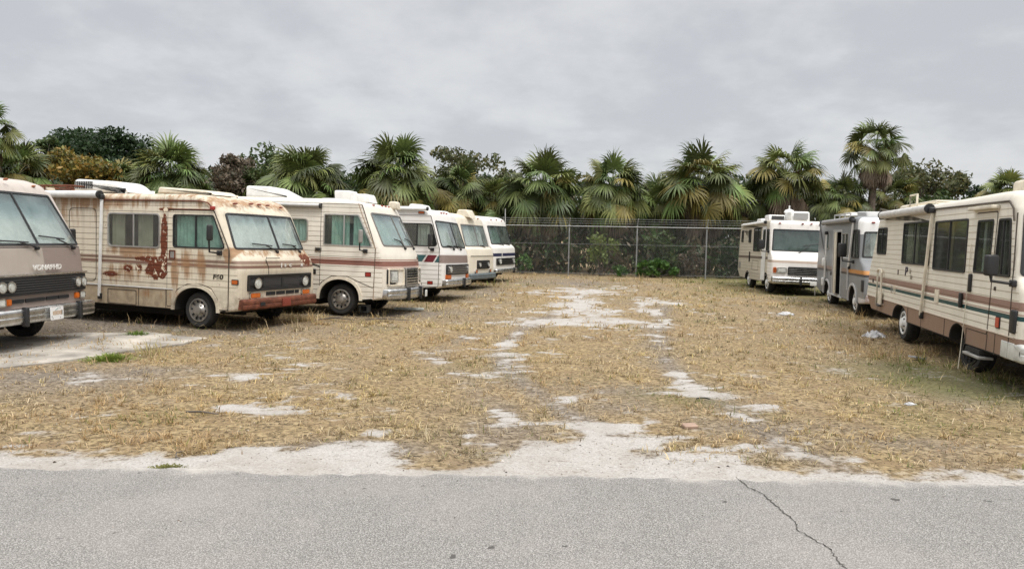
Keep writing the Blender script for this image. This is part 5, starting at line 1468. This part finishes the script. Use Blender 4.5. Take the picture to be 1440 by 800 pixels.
for j in range(3):
    for x in np.arange(fx0, fx1, .25): k.box(FP(x, fh + .14 + .11 * j, -.02 - .04 * j), (.012, .05, .04), WIRE)
k.build('barbed_wire', fence, 0)
V, F = [], []
pit, rw = .105, .0022
for sg in (-1, 1):
    for x in np.arange(fx0 - fh, fx1 + fh, pit):
        a0, a1 = (x, .05), (x + sg * (fh - .05), fh)
        q = clip([a0, a1, a1], 0, 1e9, True)
        t0, t1 = 0.0, 1.0
        xs0, xs1 = a0[0], a1[0]
        lo, hi = min(xs0, xs1), max(xs0, xs1)
        if hi < fx0 or lo > fx1: continue
        def cl(t): return a0[0] + (a1[0] - a0[0]) * t
        ts = sorted([max(0, min(1, (fx0 - a0[0]) / (a1[0] - a0[0]))), max(0, min(1, (fx1 - a0[0]) / (a1[0] - a0[0])))]); t0, t1 = ts
        if t1 - t0 < .01: continue
        p0 = np.array(FP(cl(t0), .05 + (fh - .05) * t0, .004 * sg)); p1 = np.array(FP(cl(t1), .05 + (fh - .05) * t1, .004 * sg))
        d = unit(p1 - p0); u_ = unit(np.cross(d, [0, 1, 0])); w_ = np.array([0, 1, 0.])
        n0 = len(V)
        for p in (p0, p1):
            for t in (0, 2.094, 4.189): V.append(p + (u_ * math.cos(t) + w_ * math.sin(t)) * rw)
        for t in range(3): F.append((n0 + t, n0 + (t + 1) % 3, n0 + 3 + (t + 1) % 3, n0 + 3 + t))
npmesh('mesh_fabric', V, F, WIRE, fence)

# ------------------------------------------------------------------ dry grass
GRASS = leafmat('dry_grass_blade', .7, .3, val=.5)


def grass(name, n, x0, x1, y0, y1, h, w, seed, dens=None, tall=None, kind='stuff', lean=1.0, per=16):
    r = np.random.default_rng(seed)
    # depth-weighted so that near ground carries more blades
    nt = n // per
    u = r.random(nt); y = 1 / ((1 / y0) * (1 - u) + (1 / y1) * u)
    x = r.uniform(x0, x1, nt)
    keep = np.abs(x) < y * .76 + 1.5
    x, y = x[keep], y[keep]; nt = len(x)
    hs, cs, taz = r.uniform(.5, 1.35, nt), r.uniform(.62, 1.18, nt), r.uniform(0, 6.283, nt)
    rep = lambda q: np.repeat(q, per)
    rad = rep(.035 * np.clip(y / 9, .8, 2.5) * r.uniform(.5, 1.8, nt)) * np.sqrt(r.random(nt * per)); paz = r.uniform(0, 6.283, nt * per)
    hs, cs, taz = rep(hs), rep(cs), rep(taz)
    x = rep(x) + rad * np.cos(paz); y = rep(y) + rad * np.sin(paz)
    s = sand_mask(x, y); dm = dirt_mask(x, y); gm = green_mask(x, y)
    cl_ = vnoise(x, y, 13, 4, 2.2); cl2 = vnoise(x, y, 15, 3, 6.0)
    pr = (1 - s * .97) * (1 - .8 * dm) * np.clip(.02 + (cl_ - .34) * 2.6 + (cl2 - .48) * 1.6, .03, 1)
    ed = np.interp(x, EDGE[:, 0], EDGE[:, 1]); pr *= np.clip((y - ed + .45) / .5, 0, 1)
    if dens is not None: pr *= dens(x, y)
    k = r.random(len(x)) < pr
    x, y, gm, cl_, cl2, hs, cs, taz, paz = x[k], y[k], gm[k], cl_[k], cl2[k], hs[k], cs[k], taz[k], paz[k]
    n = len(x)
    sc = np.clip(y / 11, .8, 2.2)
    H = h * r.uniform(.45, 1.25, n) * (.55 + .9 * cl_) * np.sqrt(sc)
    if tall is not None: H *= tall(x, y)
    Wd = w * r.uniform(.7, 1.3, n) * sc
    H *= hs
    az = np.where(r.random(n) < .45, taz + r.normal(0, .5, n), paz + r.normal(0, .7, n)); le = np.clip(r.normal(.95, .4, n) * lean, .05, 1.5)
    dx, dy = np.cos(az), np.sin(az)
    z0 = gh(x, y) - .004
    b0 = np.stack([x, y, z0], 1); pd = np.stack([-dy, dx, np.zeros(n)], 1) * Wd[:, None]
    dirv = np.stack([dx * np.sin(le), dy * np.sin(le), np.cos(le)], 1)
    mid = b0 + dirv * H[:, None] * .55
    tip = mid + np.stack([dx * np.sin(le + .5), dy * np.sin(le + .5), np.cos(le + .5)], 1) * H[:, None] * .5
    V = np.stack([b0 - pd, b0 + pd, mid + pd * .8, tip, mid - pd * .8], 1).reshape(-1, 3)
    i = np.arange(n)[:, None] * 5
    F = np.concatenate([i + np.array([[0, 1, 2]]), i + np.array([[0, 2, 4]]), i + np.array([[4, 2, 3]])], 0)
    pal = np.array([(.58, .435, .21), (.48, .35, .16), (.66, .52, .29), (.24, .165, .085), (.44, .36, .14), (.70, .585, .37)])
    c = pal[r.integers(0, 6, n)] * (r.uniform(.8, 1.15, n) * cs)[:, None]
    gy = np.clip((vnoise(x, y, 71, 4, .8) - .45) * 3.5, 0, .5)[:, None]; c = c * (1 - gy) + gy * c.mean(1, keepdims=True) * np.array([.92, .80, .62])
    red = np.clip((vnoise(x, y, 27, 3, .45) - .45) * 2.5, 0, .6)[:, None]
    c = c * (1 - red) + np.array([.44, .29, .15]) * red
    gsel = (r.random(n) < gm * .85 + .03)[:, None]
    c = np.where(gsel, np.array([.15, .175, .045]) * r.uniform(.7, 1.3, (n, 1)), c)
    return tag(npmesh(name, V, F, GRASS, None, np.repeat(c, 5, 0)), kind=kind)


grass('dry_grass', 620000, -28, 28, 6.3, 36.8, .088, .0050, 5)


def near_rv(x, y):
    t = np.zeros_like(x)
    for (cx, cy, rx_, ry_) in TALL: t = np.maximum(t, np.exp(-(((x - cx) / rx_) ** 2 + ((y - cy) / ry_) ** 2)))
    return t


TALL = []
for (px, py, rx_, ry_) in [(400, 458, .9, .8), (340, 462, 1.0, .6), (430, 452, .7, .7), (1290, 500, .8, 1.6), (1330, 520, .8, 1.2), (1240, 462, .7, 1.4), (1400, 545, .9, .8), (590, 436, 1.0, .6), (520, 440, 1.0, .5), (1200, 447, .6, 1.2), (1120, 410, 2.0, .8), (740, 392, 2.5, .8), (900, 395, 4.0, .6), (700, 400, 1.0, 1.0), (250, 455, 1.2, .5)]:
    q = G(px, py); TALL.append((q[0], q[1], rx_, ry_))
grass('tall_dry_grass', 150000, -16, 16, 8, 37.5, .20, .004, 6, dens=lambda x, y: np.clip(near_rv(x, y) * 1.3, 0, 1), tall=lambda x, y: .55 + .6 * near_rv(x, y), lean=.6)
n_ = 5000
r = np.random.default_rng(9)

# ------------------------------------------------------------------ weeds, litter and stones
def tuft(label, px, py, w, h, n, seed, col, name='green_weed'):
    q = G(px, py); r = np.random.default_rng(seed)
    x, y = np.clip(r.normal(0, w * .35, n), -w, w), np.clip(r.normal(0, w * .28, n), -w, w)
    H = h * r.uniform(.5, 1.2, n); az = np.arctan2(y, x) + r.normal(0, .6, n); le = np.clip(np.hypot(x, y) / w * 1.6 + r.normal(.2, .2, n), 0, 1.3)
    dx, dy = np.cos(az), np.sin(az); b0 = np.stack([x, y, np.zeros(n)], 1); pd = np.stack([-dy, dx, 0 * x], 1) * .006
    tip = b0 + np.stack([dx * np.sin(le), dy * np.sin(le), np.cos(le)], 1) * H[:, None]
    mid = b0 + np.stack([dx * np.sin(le * .6), dy * np.sin(le * .6), np.cos(le * .6)], 1) * H[:, None] * .55
    V = np.stack([b0 - pd, b0 + pd, mid + pd, tip, mid - pd], 1).reshape(-1, 3); i = np.arange(n)[:, None] * 5
    F = np.concatenate([i + np.array([[0, 1, 2]]), i + np.array([[0, 2, 4]]), i + np.array([[4, 2, 3]])], 0)
    c = np.array(col) * r.uniform(.6, 1.3, (n, 1)) * np.array([1, 1, .9])
    o = npmesh(name, V, F, GRASS, None, np.repeat(c, 5, 0)); o.location = (q[0], q[1], gh(q[0], q[1])); tag(o, label, 'weed', 'weed tufts on the lot')


tuft('bright green weed tuft at the front edge of the concrete pad', 156, 505, .40, .13, 420, 1, (.19, .25, .05))
tuft('small green weed on the bare dirt beside the rusty motorhome', 193, 471, .25, .12, 200, 2, (.13, .20, .04))
tuft('flat green weed in the white sand at the road edge', 234, 657, .16, .022, 420, 3, (.18, .18, .06))
tuft('tall dry stalks with seed heads beside the front wheel of the rusty motorhome', 302, 460, .35, .30, 120, 4, (.50, .42, .28), 'dry_weed')
tuft('thin dry stalks in front of the concrete pad', 215, 497, .5, .28, 60, 5, (.42, .36, .2), 'dry_weed')


def litter(label, px, py, name, cat, fn, rz=0.0, z=.01, group=None):
    q = G(px, py); k = MB(); fn(k); o = k.build(name, None, 30); o.location = (q[0], q[1], float(gh(q[0], q[1])) + z); o.rotation_euler = (0, 0, rz); tag(o, label, cat, group); return o


BRICK = mat('pinkish_brick', (.36, .25, .19), .85, var=.2, vscale=12)
litter('pinkish red brick slab lying on the grass by the sandy track', 970, 600, 'brick', 'brick', lambda k: k.box((0, 0, .012), (.15, .09, .035), BRICK, Matrix.Rotation(.18, 3, 'X'), .008), .25)
BLK = mat('concrete_block', (.36, .35, .33), .9, var=.25, vscale=10, bump=.5)


def blockfn(k):
    k.box((0, 0, .09), (.42, .19, .18), BLK, None, .01)
    for s in (-.1, .1): k.box((s, -.097, .09), (.13, .004, .12), DARK)


litter('grey concrete block beside the front wheel of the brown striped motorhome', 508, 439, 'concrete_block', 'block', blockfn, -.15)
PLAS = mat('crumpled_white_plastic', (.50, .50, .51), .5, var=.3, vscale=10)


def crumple(seed, a, b_, h):
    def fn(k):
        r = np.random.default_rng(seed); N = 13; V = []
        for i in range(N):
            for j in range(N):
                u, v = (i / (N - 1) - .5), (j / (N - 1) - .5)
                V.append((u * a * (1 + .15 * r.normal()), v * b_ * (1 + .15 * r.normal()), max(0.0, h * (1 - 3.6 * (u * u + v * v))) * (.6 + .7 * r.random())))
        V2 = [(x, y, z - .008) for x, y, z in V]; L = N * N
        F = [(i * N + j, i * N + j + 1, (i + 1) * N + j + 1, (i + 1) * N + j) for i in range(N - 1) for j in range(N - 1)]
        rim = [i for i in range(N)] + [i * N + N - 1 for i in range(1, N)] + [(N - 1) * N + i for i in range(N - 2, -1, -1)] + [i * N for i in range(N - 2, 0, -1)]
        F2 = [tuple(q + L for q in f[::-1]) for f in F]
        F3 = [(rim[i], rim[(i + 1) % len(rim)], rim[(i + 1) % len(rim)] + L, rim[i] + L) for i in range(len(rim))]
        k.add(V + V2, F + F2 + F3, PLAS)
    return fn


litter('big crumpled white plastic sheet on the grass near the brown skirted motorhome', 1230, 472, 'plastic_sheet', 'litter', crumple(1, .46, .38, .12), .3)
litter('flattened pale wrapper lying on the grass left of the grey motorhome', 1105, 442, 'plastic_sheet', 'litter', crumple(2, .35, .3, .06), .1)
litter('white scrap of plastic on the grass near the brown skirt', 1280, 568, 'plastic_scrap', 'litter', crumple(3, .12, .09, .018), .5)
litter('long pale board lying under the nose of the brown striped motorhome', 575, 436, 'board', 'board', lambda k: k.box((0, 0, .03), (.75, .16, .045), mat('pale_board', (.52, .55, .52), .7, var=.2), None, .008), -.05)
litter('grey scrap panel on the grass under the brown skirted motorhome', 1290, 505, 'scrap_panel', 'litter', lambda k: k.box((0, 0, .03), (.30, .14, .03), mat('grey_scrap', (.42, .42, .42), .7, var=.3), Matrix.Rotation(.2, 3, 'Y'), .005), .5)
litter('thin grey stick lying on the dry grass at the left', 283, 583, 'stick', 'stick', lambda k: k.tube([(-.17, .02, .02), (0, 0, .03), (.2, -.05, .02)], [.010, .012, .007], BARK, 6), .0)
litter('curved dark twig in the sand at the road edge', 255, 640, 'twig', 'stick', lambda k: k.tube([(-.02, .10, .01), (-.05, .02, .02), (-.02, -.06, .01), (.03, -.10, .01)], .006, BARK, 6), .0)
litter('black bent rubber strip on the sandy patch right of the track', 988, 562, 'rubber_strip', 'litter', lambda k: k.tube([(-.08, -.02, .012), (-.03, .02, .016), (.04, .015, .018), (.08, -.02, .012)], .008, RUBBER, 6), .0)
litter('dark broken branch on the dirt in front of the rusty bumper', 470, 452, 'branch', 'stick', lambda k: (k.tube([(-.4, .0, .03), (0, .06, .07), (.45, -.05, .03)], [.02, .018, .008], BARK, 6), k.tube([(0, .06, .07), (.2, .25, .08)], [.012, .005], BARK, 5)), .2)
litter('tangled grey branch on the dirt near the brown striped motorhome', 545, 452, 'branch', 'stick', lambda k: (k.tube([(-.5, .0, .03), (0, .04, .05), (.5, .02, .03)], [.018, .015, .006], BARK, 6), k.tube([(-.1, .03, .05), (.2, -.14, .06)], [.012, .004], BARK, 5)), -.1)
STONE = mat('pale_stone', (.55, .52, .48), .9, var=.3, vscale=15)
r = np.random.default_rng(31)
# loose grit and leaf bits: uncountable
n = 5200
u = r.random(n); y = 1 / ((1 / 4.6) * (1 - u) + (1 / 26) * u); x = r.uniform(-1, 1, n) * y * .75
on = (y > 5.95) | (r.random(n) < .10)
x, y = x[on], y[on]; n = len(x)
s = r.uniform(.003, .011, n) * np.where(r.random(n) < .05, 2.0, 1) * np.clip(y / 9, .75, 1.8)
base = np.array([(1, 0, 0), (-.5, .8, 0), (-.6, -.7, 0), (.1, .1, .9)])
ang = r.uniform(0, 6.28, n); ca, sa = np.cos(ang), np.sin(ang)
B_ = base[None] * s[:, None, None] * r.uniform(.6, 1.5, (n, 1, 3))
V = np.stack([B_[..., 0] * ca[:, None] - B_[..., 1] * sa[:, None], B_[..., 0] * sa[:, None] + B_[..., 1] * ca[:, None], B_[..., 2] * .7], -1)
V += np.stack([x, y, np.where(y < 5.9, .004, gh(x, y) + .002)], 1)[:, None]
F = (np.arange(n)[:, None, None] * 4 + np.array([[0, 1, 3], [1, 2, 3], [2, 0, 3]])[None]).reshape(-1, 3)
cc = np.array([(.05, .035, .025), (.10, .07, .05), (.55, .52, .48), (.30, .26, .22), (.04, .035, .03)])[r.integers(0, 5, n)]
tag(npmesh('grit_and_leaf_bits', V.reshape(-1, 3), F, leafmat('grit', .9, 0.0), None, np.repeat(cc, 4, 0)), kind='stuff')
